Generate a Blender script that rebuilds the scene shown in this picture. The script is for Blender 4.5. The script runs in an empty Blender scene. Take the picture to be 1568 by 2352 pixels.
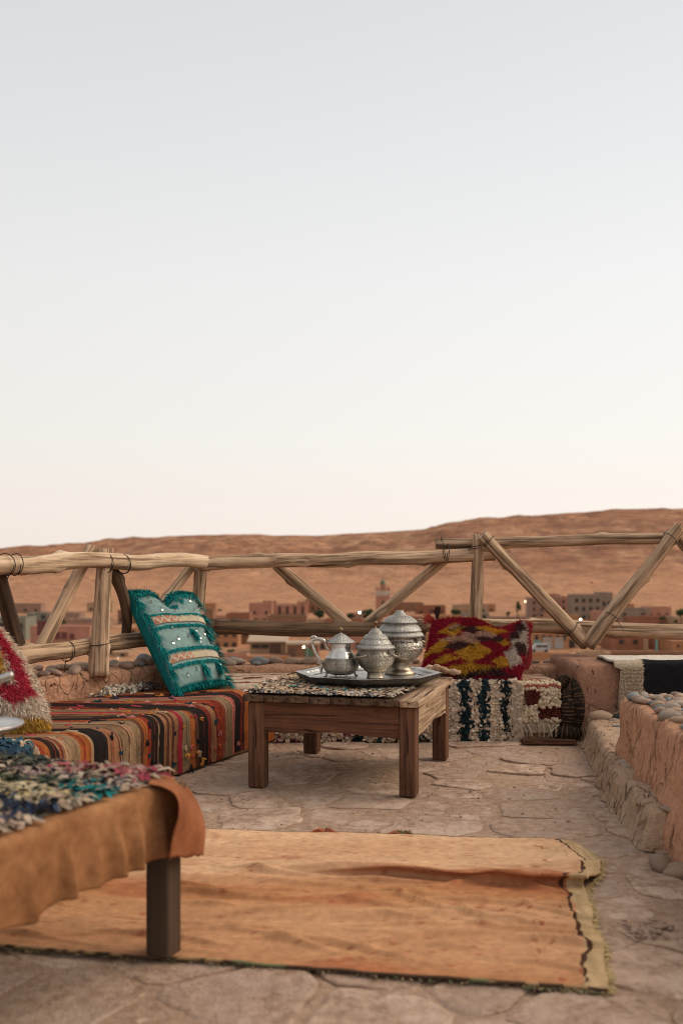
import bpy, math, random
import numpy as np
from mathutils import Vector, Matrix, Quaternion

R = math.radians
sc = bpy.context.scene
rng = np.random.default_rng(7)
random.seed(7)

# ------------------------------------------------------------------ camera
HC = 0.94                                   # eye height above the terrace floor
cam_d = bpy.data.cameras.new('camera')
cam_d.sensor_fit = 'VERTICAL'; cam_d.sensor_height = 36.0; cam_d.sensor_width = 24.0
cam_d.lens = 35.0
cam_d.shift_y = 124.0 / 2352.0
cam_d.clip_start = 0.05; cam_d.clip_end = 9000
cam_d.dof.use_dof = True; cam_d.dof.focus_distance = 4.65; cam_d.dof.aperture_fstop = 2.6
cam = bpy.data.objects.new('camera', cam_d); sc.collection.objects.link(cam)
cam.location = (0, 0, HC); cam.rotation_euler = (R(90), 0, 0)
sc.camera = cam

# ------------------------------------------------------------------ sky, sun, exposure
SUN_EL, SUN_AZ = R(40), R(80)                # dusk glow, right of the view direction (azimuth from +Y towards +X)
world = bpy.data.worlds.new('World'); sc.world = world; world.use_nodes = True
nt = world.node_tree; nt.nodes.clear()
w_out = nt.nodes.new('ShaderNodeOutputWorld'); w_bg = nt.nodes.new('ShaderNodeBackground')
w_sky = nt.nodes.new('ShaderNodeTexSky'); w_sky.sky_type = 'NISHITA'; w_sky.sun_disc = False
w_sky.sun_elevation = SUN_EL; w_sky.sun_rotation = SUN_AZ; w_sky.dust_density = 2.0
w_tc = nt.nodes.new('ShaderNodeTexCoord'); w_sep = nt.nodes.new('ShaderNodeSeparateXYZ')
w_ramp = nt.nodes.new('ShaderNodeValToRGB')
nt.links.new(w_tc.outputs['Generated'], w_sep.inputs[0]); nt.links.new(w_sep.outputs['Z'], w_ramp.inputs[0])
stops = [(0.0, (.98, .88, .795)), (.05, (.995, .905, .83)), (.13, (.965, .935, .885)), (.27, (.905, .905, .895)),
         (.49, (.765, .775, .80)), (1.0, (.70, .70, .71))]
el = w_ramp.color_ramp.elements
el[0].position, el[0].color = stops[0][0], (*stops[0][1], 1)
el[1].position, el[1].color = stops[-1][0], (*stops[-1][1], 1)
for p, c in stops[1:-1]:
    e = el.new(p); e.color = (*c, 1)
w_mul = nt.nodes.new('ShaderNodeMixRGB'); w_mul.blend_type = 'ADD'; w_mul.inputs[0].default_value = 0.002
nt.links.new(w_ramp.outputs[0], w_mul.inputs[1]); nt.links.new(w_sky.outputs[0], w_mul.inputs[2])
w_dot = nt.nodes.new('ShaderNodeVectorMath'); w_dot.operation = 'DOT_PRODUCT'       # twilight: the sunset side is the brighter half
w_dot.inputs[1].default_value = (math.sin(SUN_AZ), math.cos(SUN_AZ), 0)
nt.links.new(w_tc.outputs['Generated'], w_dot.inputs[0])
w_ma = nt.nodes.new('ShaderNodeMath'); w_ma.operation = 'MULTIPLY_ADD'; w_ma.inputs[1].default_value = .14; w_ma.inputs[2].default_value = .93
nt.links.new(w_dot.outputs['Value'], w_ma.inputs[0])
w_m2 = nt.nodes.new('ShaderNodeMixRGB'); w_m2.blend_type = 'MULTIPLY'; w_m2.inputs[0].default_value = 1.0
nt.links.new(w_mul.outputs[0], w_m2.inputs[1]); nt.links.new(w_ma.outputs[0], w_m2.inputs[2])
nt.links.new(w_m2.outputs[0], w_bg.inputs[0]); w_bg.inputs[1].default_value = 1.0
nt.links.new(w_bg.outputs[0], w_out.inputs[0])

sun_d = bpy.data.lights.new('sun', 'SUN'); sun_d.energy = 2.4; sun_d.angle = R(50); sun_d.color = (1.0, .84, .66)
sun = bpy.data.objects.new('sun', sun_d); sc.collection.objects.link(sun)
sdir = Vector((math.sin(SUN_AZ) * math.cos(SUN_EL), math.cos(SUN_AZ) * math.cos(SUN_EL), math.sin(SUN_EL)))
sun.rotation_euler = sdir.to_track_quat('Z', 'Y').to_euler(); sun.location = (0, 0, 30)

sc.view_settings.view_transform = 'Standard'; sc.view_settings.look = 'None'
sc.view_settings.exposure = 0.0; sc.view_settings.gamma = 1.0
sc.render.engine = 'CYCLES'
sc.cycles.use_denoising = True
try: sc.cycles.denoiser = 'OPENIMAGEDENOISE'
except Exception: pass
sc.cycles.filter_width = 1.05
sc.cycles.max_bounces = 6; sc.cycles.diffuse_bounces = 3; sc.cycles.glossy_bounces = 3

# ------------------------------------------------------------------ numeric helpers
F0, CX, HY = 2287.0, 784.0, 1300.0
def at(px, py, Y):                                   # a point of the place at distance Y
    return np.array([(px - CX) / F0 * Y, Y, HC - (py - HY) / F0 * Y])
def gnd(px, py, z=0.0):                              # a point lying at height z
    Y = (HC - z) * F0 / (py - HY)
    return np.array([(px - CX) / F0 * Y, Y, z])
def _h(i, j, k):
    n = (i * 374761393 + j * 668265263 + k * 1440662683) & 0xffffffff
    n = ((n ^ (n >> 13)) * 1274126177) & 0xffffffff
    return ((n ^ (n >> 16)) & 0xffff) / 32767.5 - 1.0
def vnoise(x, y, z):
    x, y, z = np.broadcast_arrays(np.asarray(x, float), np.asarray(y, float), np.asarray(z, float))
    i, j, k = np.floor(x).astype(np.int64), np.floor(y).astype(np.int64), np.floor(z).astype(np.int64)
    fx, fy, fz = x - i, y - j, z - k
    fx, fy, fz = fx*fx*(3-2*fx), fy*fy*(3-2*fy), fz*fz*(3-2*fz)
    r = 0
    for a in (0, 1):
        for b in (0, 1):
            for c in (0, 1):
                r = r + (fx if a else 1-fx) * (fy if b else 1-fy) * (fz if c else 1-fz) * _h(i+a, j+b, k+c)
    return r
def fbm(x, y, z=0.0, oct=4, gain=.5):
    r, a, s = 0, 1.0, 0
    for o in range(oct):
        r = r + a * vnoise(np.asarray(x)*2**o + 17*o, np.asarray(y)*2**o + 5*o, np.asarray(z)*2**o + 9*o); s += a; a *= gain
    return r / s
def nrm(v):
    v = np.asarray(v, float); return v / (np.linalg.norm(v, axis=-1, keepdims=True) + 1e-12)
def sst(a, b, x):
    t = np.clip((np.asarray(x, float) - a) / (b - a), 0, 1); return t*t*(3-2*t)

# ------------------------------------------------------------------ object helpers
COL = sc.collection
WL = {}
def mesh_data(name, verts, faces, cols=None, smooth=False):
    me = bpy.data.meshes.new(name)
    me.from_pydata(np.asarray(verts, float).tolist(), [], [list(map(int, f)) for f in faces])
    if smooth: me.polygons.foreach_set('use_smooth', np.ones(len(me.polygons), bool))
    if cols is not None:
        at_ = me.color_attributes.new('Col', 'FLOAT_COLOR', 'POINT')
        c = np.ones((len(verts), 4)); c[:, :3] = cols
        at_.data.foreach_set('color', c.ravel())
    me.update()
    return me
def place(o, parent, loc):
    COL.objects.link(o)
    loc = Vector(loc); WL[o.name] = loc
    if parent is not None:
        o.parent = parent; o.location = loc - WL[parent.name]
    else: o.location = loc
    return o
def add(name, verts, faces, mat, parent=None, cols=None, smooth=False, origin=None):
    v = np.asarray(verts, float)
    if origin is None:
        origin = np.array([v[:, 0].mean(), v[:, 1].mean(), v[:, 2].min()])
    me = mesh_data(name, v - np.asarray(origin), faces, cols, smooth)
    me.materials.append(mat)
    return place(bpy.data.objects.new(name, me), parent, origin)
def inst(name, me, parent, loc, rot=(0, 0, 0), scale=(1, 1, 1)):
    o = bpy.data.objects.new(name, me); o.rotation_euler = rot; o.scale = scale
    return place(o, parent, loc)
def tag(o, label, cat, group=None):
    o['label'] = label; o['category'] = cat
    if group: o['group'] = group
    return o
def thing(name, label, cat, loc=(0, 0, 0), group=None):
    o = bpy.data.objects.new(name, None); o.empty_display_size = .05
    place(o, None, loc); return tag(o, label, cat, group)
def struct(o): o['kind'] = 'structure'; return o
def stuff(o): o['kind'] = 'stuff'; return o

class MB:
    def __init__(s): s.v, s.f, s.c, s.n = [], [], [], 0
    def add(s, v, f, c=None):
        v = np.asarray(v, float).reshape(-1, 3)
        s.v.append(v); s.f.extend([tuple(int(q) + s.n for q in p) for p in f])
        if c is not None: s.c.append(np.broadcast_to(np.asarray(c, float), v.shape))
        s.n += len(v)
    def build(s, name, mat, parent=None, smooth=False, origin=None):
        return add(name, np.concatenate(s.v), s.f, mat, parent, np.concatenate(s.c) if s.c else None, smooth, origin)

def grid_faces(n, m, off=0, wrap=False):              # n rows of m points
    f = []
    for i in range(n - 1):
        for j in range(m - (0 if wrap else 1)):
            k = (j + 1) % m
            f.append((off+i*m+j, off+i*m+k, off+(i+1)*m+k, off+(i+1)*m+j))
    return f
def box_vf(lo, hi, A=None, org=(0, 0, 0), bev=0.0):
    lo, hi = np.array(lo, float), np.array(hi, float)
    if bev <= 0:
        v = np.array([[(lo, hi)[i][0], (lo, hi)[j][1], (lo, hi)[k][2]] for i in (0, 1) for j in (0, 1) for k in (0, 1)])
        f = [(0, 1, 3, 2), (4, 6, 7, 5), (0, 4, 5, 1), (2, 3, 7, 6), (0, 2, 6, 4), (1, 5, 7, 3)]
    else:
        b = bev; v = []; f = []
        idx = {}
        for i in (0, 1):
            for j in (0, 1):
                for k in (0, 1):
                    c = np.array([(lo, hi)[i][0], (lo, hi)[j][1], (lo, hi)[k][2]])
                    s = np.array([1 - 2*i, 1 - 2*j, 1 - 2*k]) * b
                    for ax in range(3):
                        p = c + s; p[ax] = c[ax]; idx[(i, j, k, ax)] = len(v); v.append(p)
        q = lambda a, i, j, k: idx[(i, j, k, a)]
        for i in (0, 1):
            F = [q(0, i, 0, 0), q(0, i, 1, 0), q(0, i, 1, 1), q(0, i, 0, 1)]; f.append(F if i else F[::-1])
            F = [q(1, 0, i, 0), q(1, 0, i, 1), q(1, 1, i, 1), q(1, 1, i, 0)]; f.append(F if i else F[::-1])
            F = [q(2, 0, 0, i), q(2, 1, 0, i), q(2, 1, 1, i), q(2, 0, 1, i)]; f.append(F if i else F[::-1])
        for i in (0, 1):
            for j in (0, 1):
                f.append([q(0, i, j, 0), q(0, i, j, 1), q(1, i, j, 1), q(1, i, j, 0)])
                f.append([q(0, i, 0, j), q(0, i, 1, j), q(2, i, 1, j), q(2, i, 0, j)])
                f.append([q(1, 0, i, j), q(1, 1, i, j), q(2, 1, i, j), q(2, 0, i, j)])
                for k in (0, 1): f.append([q(0, i, j, k), q(1, i, j, k), q(2, i, j, k)])
        v = np.array(v)
    if A is not None: v = v @ np.asarray(A, float)
    return v + np.asarray(org, float), f
def tube_vf(pts, rad, seg=8, cap=True):
    pts = np.asarray(pts, float); n = len(pts); rad = np.broadcast_to(np.asarray(rad, float), (n,))
    t = nrm(np.gradient(pts, axis=0))
    up = np.array([0, 0, 1.]) if abs(t[0][2]) < .9 else np.array([1., 0, 0])
    a = nrm(np.cross(t[0], up)); V = []
    for i in range(n):
        a = nrm(a - t[i] * np.dot(a, t[i])); b = np.cross(t[i], a)
        for k in range(seg):
            th = 2*math.pi*k/seg; V.append(pts[i] + rad[i]*(a*math.cos(th) + b*math.sin(th)))
    f = grid_faces(n, seg, 0, True)
    if cap: f += [tuple(range(seg))[::-1], tuple(range((n-1)*seg, n*seg))]
    return np.array(V), f
def spline(pts, n):
    p = np.asarray(pts, float); m = len(p); out = []
    q = np.vstack([2*p[0]-p[1], p, 2*p[-1]-p[-2]])
    for t in np.linspace(0, m-1-1e-9, n):
        i = int(t); u = t - i; a, b, c, d = q[i], q[i+1], q[i+2], q[i+3]
        out.append(.5*((2*b) + (-a+c)*u + (2*a-5*b+4*c-d)*u*u + (-a+3*b-3*c+d)*u**3))
    return np.array(out)
def lathe_vf(prof, seg=48, center=(0, 0, 0)):
    prof = np.asarray(prof, float); V = []
    for r, z in prof:
        for k in range(seg):
            th = 2*math.pi*k/seg; V.append((r*math.cos(th), r*math.sin(th), z))
    return np.array(V) + np.asarray(center, float), grid_faces(len(prof), seg, 0, True)
def ico(sub=1):
    import bmesh
    bm = bmesh.new(); bmesh.ops.create_icosphere(bm, subdivisions=sub, radius=1)
    v = np.array([x.co[:] for x in bm.verts]); f = [tuple(q.index for q in p.verts) for p in bm.faces]; bm.free()
    return v, f
ICO1, ICO2, ICO3 = ico(1), ico(2), ico(3)

def ribbons(P, D, S, L, W, cols, curl=None):           # tufts: tapered two-segment ribbons
    n = len(P); L = np.broadcast_to(L, (n,))[:, None]; W = np.broadcast_to(W, (n,))[:, None]
    c = np.zeros((n, 3)) if curl is None else curl
    b0, b1 = P - S*W*.5, P + S*W*.5
    m = P + D*L*.55; m0, m1 = m - S*W*.45, m + S*W*.45
    t = P + D*L + c*L
    V = np.stack([b0, b1, m1, m0, t], 1).reshape(-1, 3)
    o = np.arange(n) * 5
    f = [(a, a+1, a+2, a+3) for a in o] + [(a+3, a+2, a+4) for a in o]
    C = np.repeat(cols, 5, axis=0)
    return V, f, C
def flaps(P, D, S, L, W, cols, N, lift=1.0):                     # rag flaps: curled cloth strips, five points across the bend
    n = len(P); L = np.broadcast_to(L, (n,))[:, None]; W = np.broadcast_to(W, (n,))[:, None]
    p1 = P + N*L*.45*lift + D*L*.2; p2 = P + N*L*.6*lift + D*L*.75; p3 = P + N*L*.25*lift + D*L*1.15
    tw = (rng.random((n, 1))-.5)
    S2 = nrm(S + N*tw*1.2)
    V = np.stack([P-S*W*.5, P+S*W*.5, p1-S2*W*.55, p1+S2*W*.55, p2-S2*W*.5, p2+S2*W*.5, p3-S*W*.4, p3+S*W*.4], 1).reshape(-1, 3)
    f = []
    for a in np.arange(n)*8:
        f += [(a, a+1, a+3, a+2), (a+2, a+3, a+5, a+4), (a+4, a+5, a+7, a+6)]
    return V, f, np.repeat(cols, 8, axis=0)

# ------------------------------------------------------------------ materials
class G:
    def __init__(s, name):
        s.m = bpy.data.materials.new(name); s.m.use_nodes = True; s.t = s.m.node_tree
        s.b = s.t.nodes['Principled BSDF']; s.o = s.t.nodes['Material Output']
    def n(s, typ, **kw):
        nd = s.t.nodes.new('ShaderNode' + typ)
        for k, v in kw.items():
            if k in nd.inputs: nd.inputs[k].default_value = v
            else: setattr(nd, k, v)
        return nd
    def l(s, a, b): s.t.links.new(a, b)
    def coord(s, kind='Object', scale=(1, 1, 1)):
        tc = s.n('TexCoord'); mp = s.n('Mapping'); mp.inputs['Scale'].default_value = scale
        s.l(tc.outputs[kind], mp.inputs[0]); return mp.outputs[0]
    def noise(s, vec, scale, detail=4, rough=.55, dist=0.0):
        nd = s.n('TexNoise', Scale=scale, Detail=detail, Roughness=rough, Distortion=dist); s.l(vec, nd.inputs['Vector']); return nd.outputs['Fac']
    def ramp(s, fac, stops, interp='LINEAR'):
        r = s.n('ValToRGB'); e = r.color_ramp.elements; r.color_ramp.interpolation = interp
        def c4(c): return (c, c, c, 1) if np.isscalar(c) else (*c, 1)
        e[0].position, e[0].color = stops[0][0], c4(stops[0][1]); e[1].position, e[1].color = stops[-1][0], c4(stops[-1][1])
        for p, c in stops[1:-1]: q = e.new(p); q.color = c4(c)
        s.l(fac, r.inputs[0]); return r.outputs[0]
    def mix(s, a, b, fac, mode='MIX'):
        m = s.n('MixRGB', blend_type=mode)
        for i, x in ((1, a), (2, b)):
            if isinstance(x, tuple): m.inputs[i].default_value = (*x[:3], 1)
            else: s.l(x, m.inputs[i])
        if isinstance(fac, (int, float)): m.inputs[0].default_value = fac
        else: s.l(fac, m.inputs[0])
        return m.outputs[0]
    def math(s, op, a, b=None):
        m = s.n('Math', operation=op)
        for i, x in enumerate((a, b)):
            if x is None: continue
            if isinstance(x, (int, float)): m.inputs[i].default_value = x
            else: s.l(x, m.inputs[i])
        return m.outputs[0]
    def bump(s, h, strength=.5, dist=.01, prev=None):
        b = s.n('Bump', Strength=strength, Distance=dist); s.l(h, b.inputs['Height'])
        if prev is not None: s.l(prev, b.inputs['Normal'])
        return b.outputs[0]
    def done(s, col, rough=.85, normal=None, metallic=0.0, spec=.3, sheen=0.0):
        if isinstance(col, tuple): s.b.inputs['Base Color'].default_value = (*col, 1)
        else: s.l(col, s.b.inputs['Base Color'])
        if isinstance(rough, (int, float)): s.b.inputs['Roughness'].default_value = rough
        else: s.l(rough, s.b.inputs['Roughness'])
        s.b.inputs['Metallic'].default_value = metallic
        s.b.inputs['Specular IOR Level'].default_value = spec
        if sheen: s.b.inputs['Sheen Weight'].default_value = sheen; s.b.inputs['Sheen Roughness'].default_value = .6
        if normal is not None: s.l(normal, s.b.inputs['Normal'])
        return s.m

def m_plain(name, c1, c2=None, scale=6, rough=.85, bump=.3, bscale=40, dist=.004, metallic=0, spec=.25, stretch=(1, 1, 1), rnd=0.0):
    g = G(name); v = g.coord('Object', stretch)
    c2 = c2 or tuple(x*.75 for x in c1)
    f = g.noise(v, scale, 5)
    c = g.ramp(f, [(.32, c2), (.68, c1)])
    if rnd:
        oi = g.n('ObjectInfo'); h = g.n('HueSaturation'); g.l(c, h.inputs['Color'])
        g.l(g.math('ADD', g.math('MULTIPLY', oi.outputs['Random'], rnd), 1 - rnd/2), h.inputs['Value']); c = h.outputs[0]
    nb = g.bump(g.noise(v, bscale, 5), bump, dist) if bump else None
    return g.done(c, rough, nb, metallic, spec)
def m_vcol(name, var=.25, nscale=60, rough=.95, bump=.4, bscale=250, dist=.003, sheen=0.0, stretch=(1, 1, 1)):
    g = G(name); a = g.n('Attribute', attribute_name='Col'); v = g.coord('Object', stretch)
    k = g.ramp(g.noise(v, nscale, 4), [(.3, 1-var), (.7, 1+var*.4)])
    c = g.mix(a.outputs['Color'], k, 1.0, 'MULTIPLY')
    nb = g.bump(g.noise(v, bscale, 3), bump, dist) if bump else None
    return g.done(c, rough, nb, 0, .1, sheen)
def m_mud(name, c1, c2, c3, crack=6.0, cs=.5, vert=1.0):
    g = G(name); v = g.coord('Object'); vv = g.coord('Object', (1, 1, 1/vert))
    big = g.noise(v, 3.0, 5); fine = g.noise(v, 45, 6, .65); mid = g.noise(v, 14, 4)
    c = g.mix(g.ramp(big, [(.35, c2), (.65, c1)]), g.ramp(fine, [(.3, c3), (.62, c1)]), .45)
    wv = g.n('MixRGB', blend_type='ADD'); wv.inputs[0].default_value = .12
    g.l(vv, wv.inputs[1]); nz = g.n('TexNoise', Scale=6.0, Detail=3.0); g.l(vv, nz.inputs['Vector']); g.l(nz.outputs['Color'], wv.inputs[2])
    vo = g.n('TexVoronoi', feature='DISTANCE_TO_EDGE', Scale=crack); g.l(wv.outputs[0], vo.inputs['Vector'])
    ck = g.ramp(vo.outputs['Distance'], [(0.0, 0.0), (.05, 1.0)])
    mask = g.ramp(g.noise(v, 4.0, 2), [(.44, 0.0), (.52, 1.0)])
    ck = g.mix(ck, (1, 1, 1), mask)
    sl = g.noise(g.coord('Object', (34, 34, 34/(1.5 + vert))), 1.0, 3, .55)
    c = g.mix(c, tuple(q*.32 for q in c3), g.ramp(sl, [(.27, .9), (.34, 0.0)]))
    stw = g.noise(g.coord('Object', (60, 14, 60)), 1.6, 2, .5)
    c = g.mix(c, (.58, .40, .25), g.ramp(stw, [(.70, 0.0), (.76, .6)]))
    n1 = g.bump(g.ramp(sl, [(.27, 0.0), (.36, 1.0)]), .8, .02); n1 = g.bump(fine, .9, .012, n1); n1 = g.bump(mid, .8, .03, n1); n1 = g.bump(ck, cs, .03, n1)
    return g.done(c, .95, n1, 0, .1)
def m_wood(name, pale, mid, dark, axis=2, scale=1.0, rough=.75, crack=.7, streak=.7):
    st = [9, 9, 9]; st[axis] = .55
    g = G(name); v = g.coord('Object', tuple(q*scale for q in st)); v2 = g.coord('Object', (3*scale, 3*scale, 3*scale))
    st3 = [30, 30, 30]; st3[axis] = 1.0
    v3 = g.coord('Object', tuple(q*scale for q in st3))
    a = g.noise(v, 2.0, 6, .62, .8); b = g.noise(v2, 2.2, 4, .6); f = g.noise(v3, 1.6, 5, .65, .3)
    c = g.ramp(a, [(.34, dark), (.46, mid), (.58, pale)])
    c = g.mix(c, g.ramp(b, [(.38, tuple(q*.8 for q in mid)), (.62, pale)]), .30)
    c = g.mix(c, dark, g.ramp(f, [(.40, streak), (.52, 0.0)]))
    c = g.mix(c, tuple(q*.45 for q in dark), g.ramp(g.noise(v, 1.1, 3, .5, 2.0), [(.33, .9), (.38, 0.0)]))
    oi = g.n('ObjectInfo'); h = g.n('HueSaturation'); g.l(c, h.inputs['Color'])
    g.l(g.math('ADD', g.math('MULTIPLY', oi.outputs['Random'], .30), .86), h.inputs['Value'])
    nb = g.bump(f, .8, .006); nb = g.bump(g.ramp(a, [(.3, 0.0), (.42, 1.0)]), crack, .010, nb)
    return g.done(h.outputs[0], rough, nb, 0, .12)
def m_metal(name, c1, c2, rough=.28, engrave=0.0, escale=130, rvar=.25):
    g = G(name); v = g.coord('Object')
    t = g.noise(v, 9, 5); sc_ = g.noise(v, 60, 4)
    c = g.ramp(t, [(.35, c2), (.62, c1)])
    nb = g.bump(sc_, .12, .002)
    if engrave:
        vo = g.n('TexVoronoi', feature='DISTANCE_TO_EDGE', Scale=escale); g.l(v, vo.inputs['Vector'])
        wv = g.n('TexWave', Scale=escale*.32, Distortion=9.0, Detail=2.0); g.l(v, wv.inputs['Vector'])
        e = g.mix(g.ramp(vo.outputs['Distance'], [(.0, 0.0), (.12, 1.0)]), wv.outputs['Color'], .45)
        c = g.mix(c, tuple(x*.35 for x in c2), g.ramp(e, [(.1, engrave), (.55, 0.0)]))
        nb = g.bump(e, .7, .003, nb)
    rg = g.ramp(t, [(.3, min(1, rough+rvar)), (.7, rough)])
    return g.done(c, rg, nb, 1.0, .5)

MUD = m_mud('mud_plaster', (.52, .285, .178), (.41, .215, .13), (.28, .138, .082), 13, .6, 2.2)
MUD_R = m_mud('red_mud_plaster', (.54, .285, .172), (.43, .218, .128), (.27, .128, .072), 17, .8, 4.0)
MUD_S = m_mud('smooth_mud_plaster', (.35, .185, .12), (.29, .15, .095), (.24, .12, .075), 4, .3)
LEDGE = m_mud('stone_ledge_mud', (.46, .31, .21), (.36, .232, .148), (.27, .168, .105), 14, .8, 4.0)
DUST = m_mud('packed_earth_mortar', (.42, .285, .205), (.35, .23, .16), (.29, .19, .13), 9, .3)
LOG = m_wood('weathered_pole_wood', (.57, .395, .255), (.39, .25, .15), (.11, .064, .038), streak=.85)
LOG_P = m_wood('pale_peeled_pole_wood', (.72, .545, .375), (.55, .375, .23), (.20, .112, .06), streak=.5)
LOG_D = m_wood('dark_pole_wood', (.23, .142, .084), (.14, .084, .049), (.05, .029, .018))
LOG_K = m_wood('blackened_pole_wood', (.125, .075, .044), (.08, .046, .027), (.03, .018, .011))
TW_Z = m_wood('table_leg_wood', (.185, .088, .048), (.115, .052, .030), (.05, .024, .015), 2, 2.2, streak=.4)
TW_X = m_wood('table_apron_wood', (.175, .075, .040), (.11, .045, .025), (.045, .021, .013), 0, 1.8, streak=.4)
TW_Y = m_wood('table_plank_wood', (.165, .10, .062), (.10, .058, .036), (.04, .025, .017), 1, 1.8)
TW_E = m_wood('lit_apron_pale_edge_wood', (.52, .355, .225), (.38, .245, .15), (.17, .10, .06), 1, 1.8)  # right apron's side light painted in as paler wood; end plank is a lighter board
NEARLEG = m_plain('dark_table_leg_wood', (.080, .048, .029), (.046, .028, .017), 5, .6, .25, 60, .002, stretch=(4, 4, .5))
WIRE = m_plain('rusty_binding_wire', (.055, .04, .032), (.03, .022, .018), 40, .6, 0)
SILVER = m_metal('engraved_silver', (.48, .43, .36), (.15, .12, .09), .24, .6, 75)
SILVER_S = m_metal('polished_silver', (.70, .66, .61), (.36, .31, .26), .16, 0, 0, .2)
PEWTER = m_metal('brushed_pewter', (.42, .40, .36), (.27, .25, .22), .40, .5, 110, .12)
TARN = m_metal('tarnished_brass_silver', (.40, .33, .25), (.19, .145, .10), .3, 0, 0, .25)
BRASS = m_metal('dark_brass', (.32, .19, .10), (.17, .10, .06), .35, 0, 0, .2)
TRAYM = m_metal('chased_tray_silver', (.72, .71, .68), (.36, .34, .30), .22, .6, 70, .2)
TRAYD = m_metal('blackened_tray_edge', (.16, .155, .145), (.06, .055, .05), .4, .4, 110, .2)
VC_RUG = m_vcol('handwoven_wool', .20, 45, .97, .35, 200, .003)
VC_RAG = m_vcol('rag_cloth', .30, 35, .95, .35, 120, .004)
VC_PILE = m_vcol('long_wool_pile', .30, 90, .95, 0)
VC_FLAT = m_vcol('plain_cotton', .26, 38, 1.0, .8, 160, .006)
VC_KILIM = m_vcol('kilim_wool', .30, 130, .97, .7, 330, .004)
EMBED = m_plain('river_stone', (.33, .255, .195), (.23, .175, .135), 7, .7, .25, 40, .003, rnd=.3)
ST_G = m_plain('grey_river_stone', (.20, .20, .19), (.13, .132, .128), 9, .62, .15, 60, .002, rnd=.35)
ST_T = m_plain('tan_river_stone', (.40, .275, .18), (.29, .19, .122), 8, .65, .15, 60, .002, rnd=.3)
ST_P = m_plain('pinkish_river_stone', (.35, .235, .175), (.26, .17, .125), 8, .65, .15, 60, .002, rnd=.3)
ST_B = m_plain('brown_river_stone', (.30, .20, .14), (.22, .145, .10), 8, .7, .2, 60, .002, rnd=.3)
exec_flag = None
def worldpos(g, sc_):
    ge = g.n('NewGeometry'); mp = g.n('Mapping'); mp.inputs['Scale'].default_value = (sc_, sc_, sc_); g.l(ge.outputs['Position'], mp.inputs[0]); return mp.outputs[0]
g = G('worn_flagstone'); v = g.coord('Object'); oi = g.n('ObjectInfo'); wp = worldpos(g, 1.0)
c = g.ramp(g.noise(v, 5, 5), [(.3, (.45, .300, .212)), (.55, (.55, .385, .285)), (.75, (.62, .465, .365))])
c = g.mix(c, g.ramp(g.noise(v, 26, 6, .7), [(.38, (.26, .155, .10)), (.60, (.50, .36, .275))]), .5)
h = g.n('HueSaturation'); g.l(c, h.inputs['Color']); g.l(g.math('ADD', g.math('MULTIPLY', oi.outputs['Random'], .40), .78), h.inputs['Value'])
dm = g.ramp(g.noise(wp, 5.5, 7, .72), [(.47, 1.0), (.54, 0.0)])
c = g.mix(h.outputs[0], g.ramp(g.noise(wp, 30, 5, .65), [(.36, (.27, .168, .108)), (.62, (.47, .32, .228))]), dm)
nb = g.bump(g.noise(wp, 16, 7, .72), .8, .025); nb = g.bump(g.noise(wp, 95, 4), .6, .006, nb)
FLAG = g.done(c, .85, nb, 0, .25)
g = G('packed_earth_mortar_floor'); wp = worldpos(g, 1.0)
c = g.ramp(g.noise(wp, 3.2, 6, .65), [(.32, (.30, .180, .112)), (.55, (.43, .278, .186)), (.75, (.52, .360, .255))])
c = g.mix(c, g.ramp(g.noise(wp, 34, 6, .7), [(.36, (.24, .145, .092)), (.60, (.50, .345, .25))]), .5)
nb = g.bump(g.noise(wp, 18, 7, .72), .8, .028); nb = g.bump(g.noise(wp, 100, 4), .6, .006, nb)
DUST = g.done(c, .93, nb, 0, .15)
g = G('tan_suede'); v = g.coord('Object')
c = g.ramp(g.noise(v, 5, 5, .6), [(.3, (.15, .064, .027)), (.5, (.265, .118, .050)), (.72, (.41, .205, .094))])
c = g.mix(c, g.ramp(g.noise(v, 40, 4), [(.3, (.15, .064, .026)), (.7, (.33, .155, .066))]), .35)
SUEDE = g.done(c, .95, g.bump(g.noise(v, 60, 4), .3, .003), 0, .08)
SUEDE_R = m_plain('russet_suede', (.33, .125, .054), (.20, .068, .030), 9, .95, .6, 50, .005, spec=.08)

# ================================================================== LARGE STRUCTURE
# ------------------------------------------------------------------ ground and hills
PLAIN = -18.0
SKY_PX = np.array([-1600, -800, 0, 130, 300, 420, 590, 640, 740, 980, 1040, 1150, 1300, 1420, 1568, 2400, 3200], float)
SKY_PY = np.array([1288, 1280, 1263, 1255, 1241, 1231, 1227.5, 1232, 1231, 1217, 1205, 1193, 1181, 1173, 1170, 1150, 1145], float)
def hill(X, Y):
    X, Y = np.asarray(X, float), np.asarray(Y, float)
    RD = 1320.0
    rx = X / np.maximum(Y, 300) * F0 + CX
    zr = HC + (HY - np.interp(rx, SKY_PX, SKY_PY)) / F0 * RD
    t = np.clip((Y - 430) / (RD - 430), 0, 1)
    prof = .30 * sst(0, .55, t) + .70 * sst(.22, 1.0, t) ** 1.1
    z = PLAIN + (zr - PLAIN) * prof
    g1 = fbm(X/70, Y/240, 1.3, 5); g2 = 1 - np.abs(fbm(X/46 + .15*Y/46, Y/150, 7.7, 4))
    w = sst(.08, .45, t) * (1 - sst(.80, .99, t))
    z = z + w * (10*g1 + 8*(g2 - .8)) + w * 2.2*fbm(X/9, Y/16, 8.1, 4, .6) + sst(.02, .2, t) * (1 - sst(.9, 1, t)) * 1.6*fbm(X/18, Y/30, 3.1, 4)
    z = z + np.where(Y < 470, .35*fbm(X/22, Y/22, 5.5, 3), 0) * (1 - t)
    z = np.where(Y > RD, z - (Y - RD)*.03, z)
    return z
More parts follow.
